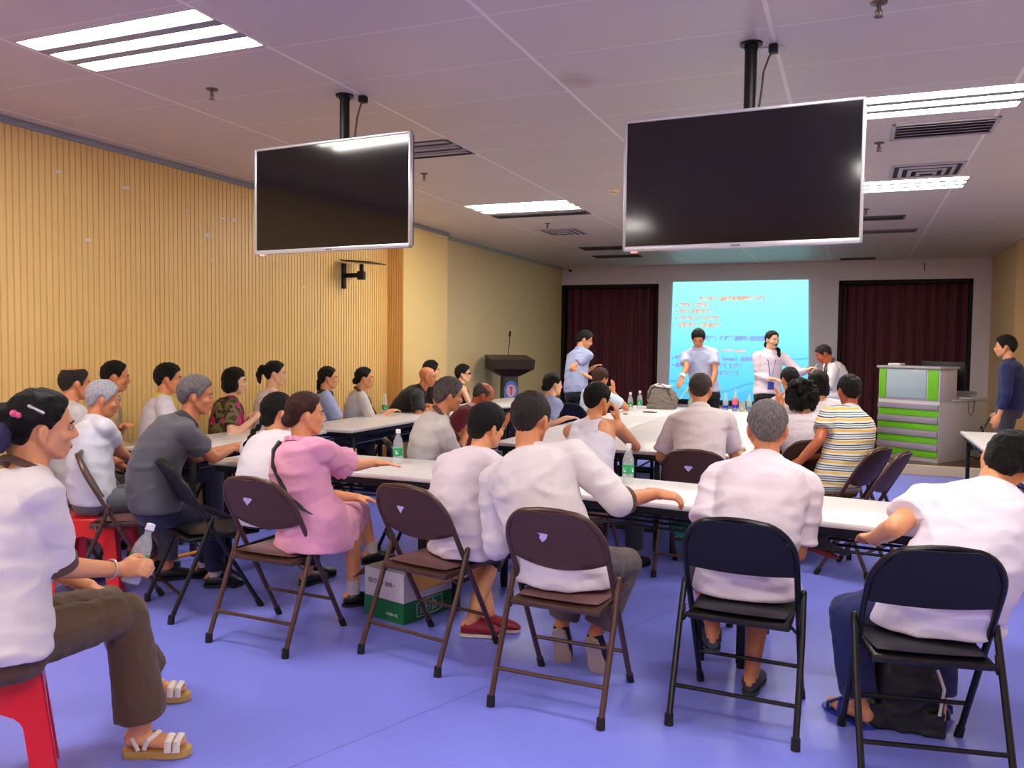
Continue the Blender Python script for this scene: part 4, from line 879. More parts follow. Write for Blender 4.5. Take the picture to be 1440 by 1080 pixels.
def hand(p, W, f, n, side, curl, s):
    """side +1 right, -1 left; f finger direction, n palm-facing direction"""
    f = f.normalized(); n = (n-f*n.dot(f)).normalized(); t = f.cross(n)*side
    pc = W+f*.048*s
    R = Matrix((t, f, n)).transposed()
    p.ell(pc, (.037*s, .052*s, .0165*s), R); p.box(pc+f*.008*s, (.066*s, .070*s, .022*s), .009*s, R)
    p.cap(W-f*.03*s, W+f*.02*s, .024*s, .026*s)
    for k, (off, ln) in enumerate(((.027, .070), (.009, .079), (-.009, .073), (-.026, .057))):
        b = W+f*(.084-abs(off-.005)*.18)*s+t*off*s; d = f+t*off*2.2; d.normalize(); r = (.0088 if k < 3 else .0078)*s
        a = 0
        for j, (frac, ca) in enumerate(((.42, .55), (.32, .75), (.26, .6))):
            a += curl*ca+.05; dd = d*math.cos(a)+n*math.sin(a); e = b+dd*ln*frac*s; p.cap(b, e, r, r*.93, 10, m=2); b = e; r *= .93
    b = W+f*.022*s+t*.026*s; d = (f*.72+t*.62+n*.25).normalized(); p.cap(W+f*.015*s+t*.012*s, b+d*.012*s, .015*s, .013*s)
    e = b+d*.038*s; p.cap(b, e, .0125*s, .0105*s); d2 = (f*.95+t*(.25-.35*curl)+n*(.2+.5*curl)).normalized(); p.cap(e, e+d2*.030*s, .0105*s, .0085*s)
def ik(S, W, l1, l2, pole):
    d = W-S; L = d.length
    if L > (l1+l2)*.985: W = S+d.normalized()*(l1+l2)*.985; d = W-S; L = d.length
    a = max(-1, min(1, (l1*l1+L*L-l2*l2)/(2*l1*L))); dn = d.normalized()
    q = (pole-dn*pole.dot(dn)); q = q.normalized() if q.length > 1e-4 else dn.orthogonal().normalized()
    return S+dn*l1*a+q*l1*math.sqrt(max(0, 1-a*a)), W

def stripes_mat(name):
    t = NT(name); s = t.n('ShaderNodeSeparateXYZ'); t.l(t.obj(), s.inputs[0])
    z = t.math('ADD', s.outputs[2], t.math('MULTIPLY', t.noise(4, 2), .03))
    f = t.math('FRACT', t.math('MULTIPLY', z, 14.0))
    Wc = lin((228, 226, 222)); Y = lin((226, 190, 96)); N_ = lin((36, 44, 62)); T_ = lin((92, 150, 160))
    t.base(t.ramp(f, [(0, Wc), (.14, Y), (.36, Wc), (.44, N_), (.54, Wc), (.66, T_), (.76, Wc), (.86, N_), (.95, Wc)], 'CONSTANT'))
    t.b.inputs['Roughness'].default_value = .85; t.bump(t.noise(9, 3), .35, .05); return t.m
def floral_mat(name, base, flowers, scale, thr):
    t = NT(name); v = t.n('ShaderNodeTexVoronoi'); v.inputs['Scale'].default_value = scale; t.l(t.obj(), v.inputs['Vector'])
    n = t.noise(scale*2.2, 4); d = t.math('ADD', v.outputs['Distance'], t.math('MULTIPLY', n, .35))
    c0 = t.ramp(t.noise(scale*1.3, 4), [(.42, lin(base[0])), (.5, lin(base[1])), (.6, lin(base[2]))], 'CONSTANT')
    t.base(t.mix(t.math('LESS_THAN', d, thr), c0, lin(flowers))); t.b.inputs['Roughness'].default_value = .8; t.bump(t.noise(9, 3), .35, .05); return t.m
def check_mat(name, a, b, sc=60):
    t = NT(name); s = t.n('ShaderNodeSeparateXYZ'); t.l(t.obj(), s.inputs[0])
    f1 = t.math('LESS_THAN', t.math('FRACT', t.math('MULTIPLY', s.outputs[2], sc)), .3); f2 = t.math('LESS_THAN', t.math('FRACT', t.math('MULTIPLY', s.outputs[0], sc)), .3)
    t.base(t.mix(t.math('MULTIPLY', t.math('ADD', f1, f2), .5), lin(a), lin(b))); t.b.inputs['Roughness'].default_value = .85; t.bump(t.noise(9, 3), .3, .05); return t.m

SK = {'l': skin('skin_light', (238, 190, 154)), 'm': skin('skin_medium', (226, 163, 116)), 't': skin('skin_tan', (210, 140, 96)), 'd': skin('skin_ruddy', (194, 108, 70))}
HB = hairm('hair_black', (14, 12, 12)); HD = hairm('hair_dark', (30, 24, 24), (62, 54, 52)); HG = hairm('hair_grey', (62, 56, 56), (150, 142, 142), .6); HS = hairm('hair_silver', (126, 126, 134), (212, 212, 218), .8); HBr = hairm('hair_brown', (46, 26, 22), (86, 50, 40)); HSP = hairm('hair_salt', (38, 34, 34), (120, 112, 110), .55)
UNI = lambda n: cloth('linen_'+n, {'a': (222, 214, 214), 'b': (206, 200, 196), 'c': (226, 214, 222)}[n], fold=.45)
WHT = lambda: cloth('white_cotton', (232, 226, 234), fold=.45)
TRIM = cloth('brown_trim', (88, 62, 50))
EYEW = M('eye_white', (190, 170, 156), .4); EYEB = M('eye_iris', (26, 16, 12), .15); LIP = M('lip_skin', (176, 92, 84), .45); RUB = M('sole_tan', (196, 174, 146), .7)

ST = dict(
 p1=dict(label='woman in a grey-white top and brown trousers at the left edge holding a bottle', skin='m', top='a', sl=.92, collar='v', cuff=1, bot=((88, 66, 44), 'long'), hair=('bun', HB, LINE_F, .010), shoe='sandal', hem=.20, extra='p1'),
 p2=dict(label='man with thinning dark hair at the far left, mostly behind the woman holding a bottle', skin='t', top='b', sl=.6, bot=((70, 68, 72), 'long'), hair=('crown', HD, LINE_M, .010), shoe=(20, 20, 22)),
 p3=dict(label='silver-haired man in a white shirt leaning at the left behind the brown chair', skin='t', top=(214, 216, 226), sl=.55, collar='polo', cc=(200, 204, 216), bot=((96, 98, 106), 'long'), hair=('short', HS, LINE_M, .012), shoe=(20, 20, 22)),
 p4=dict(label='man in a khaki long-sleeved shirt with his hand at his chin, by the ribbed wall', skin='t', top=(168, 148, 108), sl=1.8, collar='polo', cc=(150, 132, 96), bot=((60, 60, 66), 'long'), hair=('short', HB, LINE_R, .010), shoe=(20, 20, 22)),
 p5=dict(label='man in a white polo shirt with a yellow collar against the ribbed wall', skin='t', top=(214, 206, 214), sl=.55, collar='polo', cc=(206, 196, 70), bot=((40, 42, 60), 'long'), hair=('short', HB, LINE_M, .014), shoe=(20, 20, 22)),
 p6=dict(label='grey-haired man in a charcoal polo shirt and navy trousers leaning on the table corner', skin='t', top=(84, 84, 92), sl=.62, collar='polo', cc=(40, 40, 50), bot=((30, 32, 60), 'long'), hair=('short', HG, LINE_M, .014), shoe=(14, 14, 16), sock=(170, 168, 168), hem=.10, ns=(24, 22, 26)),
 p7=dict(label='woman with a black bob in a magenta and olive floral blouse', skin='l', top='floral', sl=.62, bot=((30, 30, 34), 'long'), hair=('bob', HB, LINE_F, .016), shoe=(20, 20, 22)),
 p8=dict(label='young woman with a high ponytail in a white sleeveless top by the wall', skin='l', top=(226, 214, 218), sl=.0, bot=((50, 50, 60), 'long'), hair=('pony', HB, LINE_F, .010), shoe=(20, 20, 22)),
 p9=dict(label='woman in a white blouse with a long black braid down her back', skin='m', top=(226, 220, 226), sl=.75, bot=((26, 26, 30), 'long'), hair=('braid', HB, LINE_F, .011), shoe=(20, 20, 22), hem=.16),
 p10=dict(label='woman in a pink ruffled dress with a black strap across her back', skin='m', top=(226, 158, 186), sl=.70, bot=((226, 158, 186), 'dress'), hair=('lowbun', HBr, LINE_F, .009), shoe='maryjane', extra='p10'),
 p11=dict(label='smiling woman in a light blue blouse with a navy collar at the wall-side table', skin='m', top=(160, 176, 222), sl=.8, collar='polo', cc=(34, 38, 70), bot=((40, 40, 50), 'long'), hair=('tail', HB, LINE_F, .010), shoe=(20, 20, 22)),
 p12=dict(label='woman with a low bun in a pale grey jacket at the wall-side table', skin='m', top='b', sl=1.6, collar='v', bot=((50, 44, 44), 'long'), hair=('lowbun', HB, LINE_F, .008), shoe=(20, 20, 22)),
 p13=dict(label='bald man in a black polo shirt leaning on the wall-side table', skin='t', top=(20, 20, 24), sl=.62, collar='polo', cc=(16, 16, 20), bot=((24, 24, 28), 'long'), hair=None, shoe=(20, 20, 22)),
 p14=dict(label='dark-haired person half hidden behind the bald man', skin='m', top=(30, 30, 36), sl=.6, bot=((24, 24, 28), 'long'), hair=('short', HB, LINE_M, .016), shoe=(20, 20, 22)),
 p15=dict(label='dark-haired man in a grey linen jacket with brown trim at the inner tables', skin='t', top='b', sl=1.35, collar='v', cuff=1, bot=((60, 54, 50), 'long'), hair=('thick', HSP, LINE_M, .018), shoe=(20, 20, 22), hem=.16),
 p16=dict(label='woman in a sleeveless black top and sunglasses near the lectern', skin='l', top=(18, 18, 20), sl=.0, bot=((24, 24, 28), 'long'), hair=('short', HB, LINE_F, .020), shoe=(20, 20, 22), extra='glasses'),
 p17=dict(label='balding man in a maroon shirt bowing his head over the table', skin='d', top=(112, 28, 48), sl=.8, collar='polo', cc=(214, 190, 196), bot=((40, 40, 44), 'long'), hair=('horseshoe', HSP, LINE_R, .009), shoe=(20, 20, 22)),
 p18=dict(label='woman with a low ponytail in a pale blue blouse at the inner table', skin='l', top=(158, 172, 220), sl=.6, bot=((30, 30, 40), 'long'), hair=('lowbun', HB, LINE_F, .012), shoe=(20, 20, 22)),
 p20=dict(label='brown-haired person in a pale blue top raising a hand behind the vest', skin='t', top=(206, 222, 240), sl=.7, bot=((24, 24, 28), 'long'), hair=('thick', HBr, LINE_M, .016), shoe=(20, 20, 22)),
 p21=dict(label='man in a white sleeveless vest propping his chin on his hand', skin='m', top=(230, 226, 238), sl=-1, bot=((40, 40, 50), 'long'), hair=('short', HB, LINE_M, .014), shoe=(20, 20, 22)),
 p22=dict(label='woman with short black hair in a pale linen top, wearing red shoes', skin='m', top='c', sl=1.15, cuff=1, bot=((18, 20, 24), 'crop'), hair=('thick', HB, [(a, z-.012 if a > 100 else z) for a, z in LINE_M], .020), shoe='red', hem=.18),
 p23=dict(label='large man in an off-white linen shirt and grey-brown trousers reaching along the near table', skin='t', top='a', sl=1.12, cuff=1, bot=((96, 84, 84), 'long'), hair=('spot', HD, LINE_M, .011), shoe='sneaker', hem=.25),
 p27=dict(label='crop-haired man in a white shirt seated with his back turned at the inner table', skin='m', top=(226, 214, 216), sl=.85, collar='shirt', bot=((70, 68, 72), 'long'), hair=('short', hairm('hair_brownish', (58, 48, 44), (92, 80, 74)), LINE_M, .008), shoe=(20, 20, 22), hem=.10),
 p28=dict(label='grey-haired man in a white collared shirt seated on a black chair with his back turned', skin='t', top=(226, 214, 222), sl=.85, collar='shirt', bot=((54, 46, 48), 'crop'), hair=('short', HG, LINE_M, .011), shoe='clog', hem=.22),
 p29=dict(label='dark-haired man with a thinning crown clasping his raised hands beside the inner table', skin='t', top=(206, 200, 206), sl=1.7, bot=((40, 40, 44), 'long'), hair=('spot', HB, LINE_M, .013), shoe=(20, 20, 22)),
 p30=dict(label='woman with bushy black curly hair in a white blouse with grey blossom print', skin='m', top='blossom', sl=.8, bot=((60, 60, 66), 'long'), hair=('curly', HB, LINE_F, .02), shoe=(20, 20, 22)),
 p31=dict(label='black-haired person in white behind the curly-haired woman', skin='m', top=(232, 224, 230), sl=.7, bot=((40, 40, 44), 'long'), hair=('bob', HB, LINE_F, .014), shoe=(20, 20, 22)),
 p32=dict(label='man in a yellow, white and navy striped polo shirt and olive trousers', skin='d', top='stripe', sl=.62, collar='polo', cc=(200, 204, 208), bot=('camo', 'long'), hair=('spot', HB, LINE_M, .012), shoe=(20, 20, 22), hem=.10),
 p34=dict(label='man in a white T-shirt and blue jeans bending his head at the near right', skin='m', top=(230, 224, 236), sl=.66, bot=((34, 44, 96), 'long'), hair=('thick', HB, [(a, z-.028 if a > 104 else z) for a, z in LINE_M], .014), shoe='slipper', hem=.17),
 p19=dict(label='standing man in a checked blue short-sleeved shirt in front of the left curtain', skin='m', top='check', sl=.62, collar='shirt', bot=((22, 22, 28), 'long'), hair=('short', HB, LINE_M, .013), shoe=(20, 20, 22), ns=(22, 22, 26)),
 p24=dict(label='standing presenter in a light blue short-sleeved shirt looking down at the table', skin='t', top=(186, 196, 232), sl=.62, collar='shirt', bot=((16, 16, 20), 'long'), hair=('short', HB, LINE_M, .016), shoe=(16, 16, 18), extra='p24'),
 p25=dict(label='standing woman presenter in a white blouse with a blue lanyard, stretching out one arm', skin='l', top=(228, 214, 224), sl=1.75, collar='shirt', bot=((16, 16, 20), 'long'), hair=('front', HB, LINE_F, .008), shoe=(16, 16, 18), extra='p25'),
 p26=dict(label='older man in a white top with brown trim bending to sip through a straw', skin='d', top=(226, 220, 222), sl=1.0, collar='v', bot=((60, 54, 50), 'long'), hair=('short', HD, LINE_M, .010), shoe=(20, 20, 22), extra='p26'),
 p33=dict(label='standing man in a dark blue long-sleeved shirt at the right edge', skin='m', top=(24, 30, 84), sl=1.75, bot=((70, 70, 78), 'long'), hair=('short', HB, LINE_M, .018), shoe=(20, 20, 22), collar='band', cc=(20, 24, 70)),
)
TOPS = {}
def topmat(k, c):
    if c == 'stripe': return stripes_mat('striped_polo')
    if c == 'floral': return floral_mat('floral_blouse', ((44, 40, 30), (120, 104, 64), (60, 64, 40)), (186, 34, 104), 7.5, .50)
    if c == 'blossom': return floral_mat('blossom_blouse', ((228, 220, 226), (222, 214, 222), (232, 224, 228)), (128, 126, 140), 9, .22)
    if c == 'check': return check_mat('checked_shirt', (150, 164, 208), (196, 204, 230))
    if isinstance(c, str): return UNI(c)
    return cloth('top_%d_%d_%d' % c, c, fold=.45)

def person(q):
    k = q['key']; st = ST[k]; s = q.get('sc', .96); wide = q.get('wide', 1.0); stand = q.get('st', 0)
    Hh = V(q['hip']); C = V(q['head']); yaw = math.radians(q['yaw']); hy = math.radians(q['hyaw']); hp = math.radians(q['hp'])
    F = V((math.cos(yaw), math.sin(yaw), 0)); Rt = V((math.sin(yaw), -math.cos(yaw), 0)); UP = V((0, 0, 1))
    hf = V((math.cos(hy)*math.cos(hp), math.sin(hy)*math.cos(hp), -math.sin(hp))); hr = V((math.sin(hy), -math.cos(hy), 0)); hu = hr.cross(hf)
    HR = Matrix((hr, hf, hu)).transposed()
    if q.get('hr'): HR = HR @ Matrix.Rotation(math.radians(q['hr']), 3, 'Y')
    org = V((Hh.x, Hh.y, 0))
    root = empty('person', org, st['label'], 'person')
    d_cam = (C-V((0, 0, 1.5))).length
    vx = q.get('vx') or (.0075 if d_cam < 5.2 else .009 if d_cam < 7 else .011)
    NB = C+HR @ V((0, -.028, -.085))*s
    N = NB+((Hh-NB).normalized()*.55-UP*.45)*.060*s
    slouch = q.get('slouch', .03)
    Cc = (Hh+N)/2-F*slouch*2+UP*.02
    def B(t):
        if t < 0: return Hh+(Cc-Hh).normalized()*t*.48
        return Hh*(1-t)**2+Cc*2*t*(1-t)+N*t*t
    def T(t):
        t = max(0, min(1, t)); return ((Cc-Hh)*(1-t)+(N-Cc)*t).normalized()
    def ring(t, w, d, e=0, sh=0):
        lat = (Rt-T(t)*Rt.dot(T(t))).normalized(); dep = T(t).cross(lat)*1
        if dep.dot(F) < 0: dep = -dep
        return (B(t)+dep*sh, lat*(w*s*wide+e), dep*(d*s*(1+(wide-1)*1.3)+e))
    tab = [(-.10, .11, .085), (-.04, .155, .115), (.08, .165, .122), (.25, .150, .115), (.42, .143, .112), (.6, .152, .112), (.75, .163, .112), (.86, .158, .100), (.94, .110, .075), (1.0, .062, .056)]
    # joints
    lat = (Rt-T(.86)*Rt.dot(T(.86))).normalized()
    SJ = {}; EJ = {}; WJ = {}
    for sd, nm in ((1, 'R'), (-1, 'L')):
        S = B(.875)+lat*sd*.172*s*(1+(wide-1)*.6)-UP*.005
        W = V(q['w'+nm]) if 'w'+nm in q else (Hh+F*.30*s+Rt*sd*.13+UP*.12 if not stand else S+V((0, 0, -.5*s))+F*.06+Rt*sd*.06)
        d = (W-S)
        if 'w'+nm in q: S = S+d.normalized()*.025*s
        l1, l2 = .275*s, .245*s
        if 'e'+nm in q:
            Ex = V(q['e'+nm]); E_, W = ik(S, W, max(l1, .0), l2, Ex-(S+W)/2)
        else: E_, W = ik(S, W, l1, l2, -UP+Rt*sd*.45-F*.25)
        SJ[nm], EJ[nm], WJ[nm] = S, E_, W
    HJ = {}; KJ = {}; AJ = {}; FD = {}
    for sd, nm in ((1, 'R'), (-1, 'L')):
        Hj = Hh+Rt*sd*.085*s*wide
        fd = F
        if 'f'+nm in q: a = math.radians(q['f'+nm]); fd = V((math.cos(a), math.sin(a), 0))
        elif not stand: fd = (F+Rt*sd*.2).normalized()
        if stand: A = V((Hj.x, Hj.y, .085))+Rt*sd*.03-F*.0; K = ik(Hj, A, .41*s, .40*s, F)[0]
        else:
            if 'a'+nm in q:
                A = V(q['a'+nm])
                K = V(q['k'+nm]) if 'k'+nm in q else ik(Hj, A, .42*s, .40*s, UP+F)[0]
            else:
                K = V(q['k'+nm]) if 'k'+nm in q else Hj+F*.40*s+Rt*sd*.05
                if 'k'+nm not in q: K.z = .50
                A = V((K.x, K.y, .085))+F*.01
        if not stand and not q.get('tip') and A.z < .22: A.z = .105 if st['shoe'] == 'sandal' else .093
        HJ[nm], KJ[nm], AJ[nm], FD[nm] = Hj, K, A, fd
    tip = q.get('tip', 0)
    # ---- body: one continuous surface
    p = PM()
    cl_ = .93 if st['sl'] > 0 else 1.0
    p.rings([ring(x[0], x[1]*cl_, x[2]*cl_) if x[0] < .97 else ring(*x) for x in tab], 20)
    p.cap(N-(N-NB)*.25, NB+HR @ V((0, 0, .02)), .056*s, .052*s)
    head_prims(p, C, HR, s)
    for nm, sd in (('R', 1), ('L', -1)):
        S, E_, W = SJ[nm], EJ[nm], WJ[nm]
        p.cap(B(.93 if cl_ == 1 else .905)+lat*sd*.05*s, S, .050*s*cl_, .052*s*cl_); p.ell(S, (.053*s*cl_,)*3); p.cap(S, E_, .046*s*wide**.5, .038*s); mid = E_.lerp(W, .3); p.cap(E_, mid, .037*s, .036*s*wide**.5); p.cap(mid, W, .036*s*wide**.5, .025*s)
        f = V(q['hd'+nm]) if 'hd'+nm in q else (W-E_).normalized()
        table_ = abs(W.z-.77) < .05 and not stand
        if 'hd'+nm not in q and table_: f = V((f.x, f.y, f.z*.2))
        n = V(q['hn'+nm]) if 'hn'+nm in q else (-UP if abs(f.normalized().z) < .8 else -Rt*sd)
        if (f.normalized()).cross(n.normalized()).length < .2: n = -Rt*sd
        hand(p, W, f, n, sd, q.get('curl'+nm, .38), s)
        p.cap(HJ[nm], KJ[nm], .078*s, .054*s); p.cap(KJ[nm], KJ[nm].lerp(AJ[nm], .35), .054*s, .052*s); p.cap(KJ[nm].lerp(AJ[nm], .35), AJ[nm], .052*s, .032*s)
        A = AJ[nm]; fd = FD[nm]
        sl_ = -UP*.055 if not tip else -UP*.085
        heel = A-fd*.035*s-UP*.04*s; ball = A+fd*.090*s+sl_*s*1.0; toe = ball+fd*.042*s
        if tip: heel = A-fd*.02*s+UP*.0; ball = A+fd*.07*s-UP*.085*s; toe = ball+fd*.05*s-UP*.015
        p.cap(A, heel, .033*s, .030*s); p.cap(heel, ball, .030*s, .034*s, sq=.8, sqd=UP); p.cap(ball, toe, .036*s, .026*s, sq=.5, sqd=UP)
    vox('body', p, SK[st['skin']], root, org, vx, 3)
    # ---- face details
    e = PM()
    for x in (-1, 1):
        e.cur = 0; e.ell(C+HR @ (V((x*.031, .0775, .003))*s), (.0125*s, .008*s, .0048*s), HR, 12, 8)
        e.cur = 1; e.ell(C+HR @ (V((x*.031, .0828, .003))*s), (.0052*s, .0035*s, .0044*s), HR, 10, 6)
    build('eyes', e, [EYEW, EYEB], root, org, sharp=180)
    e = PM()
    for x in (-1, 1): e.tube([C+HR @ (V((x*a, b, c))*s) for a, b, c in ((.014, .0865, .022), (.030, .0845, .027), (.046, .073, .021))], .0032*s, 6)
    eb = st['hair'][1] if st['hair'] else HD
    build('eyebrows', e, eb, root, org, sharp=180)
    e = PM(); e.ell(C+HR @ (V((0, .0868, -.060))*s), (.019*s, .0065*s, .0032*s), HR); e.ell(C+HR @ (V((0, .0858, -.067))*s), (.016*s, .0065*s, .0040*s), HR)
    build('lips', e, LIP, root, org, sharp=180)
    # ---- hair
    if st['hair']:
        style, hm, lineT, Tk = st['hair']
        h = PM(); nu, nv = 56, 36; vs = []; fs = []
        def thick(d):
            az = math.degrees(math.atan2(abs(d.x), d.y)); z = d.z*RR.z*(1.12 if d.z < 0 else 1)+CR.z
            a = ss((z-interp(lineT, az)+.006)/.014)
            T_ = Tk*(1+.25*max(0, d.z))
            if style in ('crown', 'horseshoe'):
                cd = V((0, -.15 if style == 'crown' else .25, 1)).normalized(); ang_ = math.degrees(math.acos(max(-1, min(1, d.dot(cd)))))
                lim = 26 if style == 'crown' else 54; a *= ss((ang_-lim)/18)
            if style == 'spot':
                cd = V((.1, -.62, .8)).normalized(); ang_ = math.degrees(math.acos(max(-1, min(1, d.dot(cd))))); T_ *= .25+.75*ss((ang_-6)/16)
            return -.016+a*(T_+.016)
        for j in range(nv+1):
            ph = -PI/2+PI*j/nv
            for i in range(nu):
                th = 2*PI*i/nu; cz = max(.02, math.cos(ph)); d = V((math.sin(th)*cz, math.cos(th)*cz, math.sin(ph)))
                zs = 1.12 if d.z < 0 else 1.0
                P_ = V((d.x*RR.x, d.y*RR.y, d.z*RR.z*zs)); t_ = thick(d.normalized())
                nz = noise.noise(d*6+V((hash(k) % 17, 0, 0)))*.0035*(1 if t_ > 0 else 0)
                P_ = P_+P_.normalized()*(t_+nz)
                vs.append(C+HR @ ((CR+P_)*s))
        for j in range(nv):
            for i in range(nu): fs.append((j*nu+i, j*nu+(i+1) % nu, (j+1)*nu+(i+1) % nu, (j+1)*nu+i))
        fs.append(tuple(range(nu))[::-1]); fs.append(tuple(nv*nu+i for i in range(nu)))
        h.add(vs, fs)
        def E(c, r, Rl=None): h.ell(C+HR @ (V(c)*s), V(r)*s, HR @ Rl if Rl else HR)
        def K(a, b, r0, r1): h.cap(C+HR @ (V(a)*s), C+HR @ (V(b)*s), r0*s, r1*s)
        tie = []
        if style == 'bun': E((0, -.115, .035), (.045, .035, .04)); E((0, -.10, .0), (.06, .04, .055)); K((0, -.13, .02), (0, -.15, -.03), .03, .02)
        if style == 'lowbun': E((0, -.105, -.035), (.036, .030, .034)); E((0, -.085, -.02), (.055, .035, .05)); tie.append((0, -.100, -.03))
        if style == 'tail': K((0, -.09, -.03), (.0, -.10, -.12), .03, .018); tie.append((0, -.092, -.04))
        if style == 'pony':
            K((0, -.09, .05), (0, -.125, .055), .022, .02); K((0, -.13, .05), (0, -.155, -.02), .030, .028); K((0, -.155, -.02), (0, -.14, -.09), .028, .014); tie.append((0, -.112, .052))
        if style == 'braid':
            E((0, -.07, -.04), (.06, .04, .05)); pts = [(-.01, -.10, -.05), (-.015, -.125, -.09), (-.02, -.150, -.125), (-.025, -.175, -.16), (-.03, -.190, -.20), (-.035, -.20, -.24), (-.035, -.20, -.275)]
            for i, a in enumerate(pts): E((a[0]+(.007 if i % 2 else -.007), a[1], a[2]), (.020, .016, .027), Matrix.Rotation(.5 if i % 2 else -.5, 3, 'Y'))
            K((-.035, -.20, -.28), (-.04, -.205, -.34), .012, .022); K((-.04, -.205, -.34), (-.05, -.21, -.385), .022, .006); tie.append((-.035, -.20, -.29))
        if style == 'bob':
            for x in (-1, 1): E((x*.064, -.018, -.03), (.032, .055, .062)); E((x*.05, -.05, -.055), (.035, .045, .05))
            E((0, -.075, -.035), (.075, .042, .065)); E((0, -.02, .065), (.085, .095, .062))
        if style == 'thick': E((0, -.03, .04), (.086, .098, .086)); E((0, -.07, -.02), (.068, .044, .055))
        if style == 'curly':
            rr_ = random.Random(3)
            E((0, -.03, .02), (.105, .10, .10)); E((0, -.06, -.05), (.10, .07, .06))
            for i in range(110):
                a = rr_.uniform(0, 2*PI); zz = rr_.uniform(-.11, .115); w_ = math.sqrt(max(.05, 1-((zz-.0)/.14)**2)); y_ = math.cos(a)*.10*w_-.04
                if y_ > .035 and zz < .06: continue
                E((math.sin(a)*.115*w_, y_, zz), (.02, .02, .02))
        if style == 'front':
            K((0, -.085, -.0), (.02, -.09, -.08), .028, .03); K((-.05, -.04, -.08), (-.075, .04, -.12), .02, .022); K((-.075, .045, -.12), (-.06, .075, -.20), .024, .026); K((-.06, .075, -.20), (-.055, .075, -.27), .026, .01)
        ho = vox('hair', h, hm, root, org, min(vx, .0075), 2, .0045 if style != 'curly' else .007, 34, hash(k) % 13 if False else len(k)*3+int(k[1:]), (1, 1, .45))
        for tpos in tie:
            e = PM(); e.ell(C+HR @ (V(tpos)*s), V((.02, .014, .02))*s, HR); build('hair_tie', e, M('hair_tie_plum', (70, 24, 60), .5), ho, org)
    # ---- top
    tm = topmat(k, st['top']); hem = st.get('hem', .08); sl = st['sl']; e0 = .013
    pm = PM(); tabs = [x for x in tab if x[0] >= .08]
    rs = []
    if stand: lowt = -.02; rs.append(ring(lowt, .165, .125, e0+.004))
    else:
        # tail of the shirt hanging round the hips
        zz = Hh-UP*(.055+.0*hem); a_ = Rt*(.170*s*wide+e0+.018); b_ = F*(.118*s*wide+e0+.012)
        if hem > .12: hz = .53 if k == 'p1' else .470; rs.append((V((Hh.x, Hh.y, hz)), a_, b_)); rs.append((V((Hh.x, Hh.y, hz+.03)), a_, b_))
        else: rs.append((V((Hh.x, Hh.y, Hh.z-.015)), a_*.95, b_*.95))
    for x in tabs:
        ee = e0+.010*math.exp(-((x[0]-.4)/.25)**2)
        if x[0] == 1.0: continue
        if x[0] > .9: rs.append(ring(.935, .105, .078, e0*.7)); rs.append(ring(.965, .078, .066, .006))
        else: rs.append(ring(x[0], x[1], x[2], ee))
    if sl == -1:   # vest: narrow straps, open back
        rs = rs[:-4]; rs.append(ring(.72, .150, .112, e0)); pm.rings(rs, 24)
        for sd in (-1, 1):
            for fb in (1, -1):
                a = ring(.70, .1, .112, e0); b_ = ring(.93, .07, .075, e0*.6)
                pm.tube([a[0]+a[1].normalized()*sd*.075*s+a[2]*fb*.92, ring(.82, .1, .105, e0)[0]+a[1].normalized()*sd*.075*s+ring(.82, .1, .108, e0)[2]*fb*.92, b_[0]+b_[1].normalized()*sd*.072*s+b_[2]*fb*.62, b_[0]+b_[1].normalized()*sd*.070*s+UP*.012], .034*s, 12, flat=.42, up=b_[1])
        a = ring(.78, .05, .11, e0*.8); pm.ell(a[0]-a[2]*.80, (.06*s, .03*s, .07*s), Matrix((a[1].normalized(), a[2].normalized(), T(.78))).transposed())
    else:
        pm.rings(rs, 24)
        for nm, sd in (('R', 1), ('L', -1)):
            S, E_, W = SJ[nm], EJ[nm], WJ[nm]
            g = e0*.9 if sl > 0 else .004
            pm.cap(B(.925)+lat*sd*.045*s, S-(S-B(.9))*.12 if sl <= 0 else S, .052*s+g, .055*s+g if sl > 0 else .045*s)
            if sl > 0:
                pm.ell(S-UP*.006, (.051*s+g,)*3); r0 = .050*s*wide**.5+.016; r1 = .046*s*wide**.5+.020 if sl < 1.5 else .042*s+.014
                if sl <= 1: pm.cap(S, S.lerp(E_, sl), r0, r1+.004, flat=True, n=18); ends = (S.lerp(E_, sl), (E_-S).normalized(), r1+.004)
                else:
                    r2 = (.040*s*wide**.5+.016) if sl < 1.5 else .027*s+.014
                    pm.cap(S, E_, r0, r1, n=18); pm.ell(E_, (r1,)*3); e2 = E_.lerp(W, sl-1); r2 = lerp(r1, r2, 1); pm.cap(E_, e2, r1, r2, flat=True, n=18); ends = (e2, (W-E_).normalized(), r2)
                st.setdefault('_ends', {})[nm] = ends
    topname = 'vest' if sl == -1 else 'dress' if st['bot'][1] == 'dress' else 'blouse' if any(w in st['label'] for w in ('blouse',)) else 'shirt'
    if st['bot'][1] == 'dress':
        w = ring(.25, .15, .115, e0+.01)
        pm.rings([(V((Hh.x, Hh.y, .455))-F*.02, Rt*.235, F*.19), (V((Hh.x, Hh.y, .55))-F*.01, Rt*.215, F*.175), ring(.12, .17, .13, e0+.02), ring(.3, .15, .115, e0+.012)], 28)
        for nm in 'RL':
            k1 = HJ[nm].lerp(KJ[nm], .93); pm.cap(HJ[nm], k1, .105*s, .085*s, flat=True, n=20)
            pm.cap(k1-UP*.0, k1-UP*.09-F*.0, .08*s, .085*s, flat=True)
            pm.cap(HJ[nm].lerp(KJ[nm], .5), HJ[nm].lerp(KJ[nm], .5)-UP*.09, .10, .10, flat=True)
        pm.cap(HJ['R'].lerp(KJ['R'], .6), HJ['L'].lerp(KJ['L'], .6), .08, .08); 
    big = d_cam < 5
    top = vox(topname, pm, tm, root, org, vx, 11 if big else 7, .011 if big else .007, 5.0, int(k[1:]), (1, 1, 2.1))
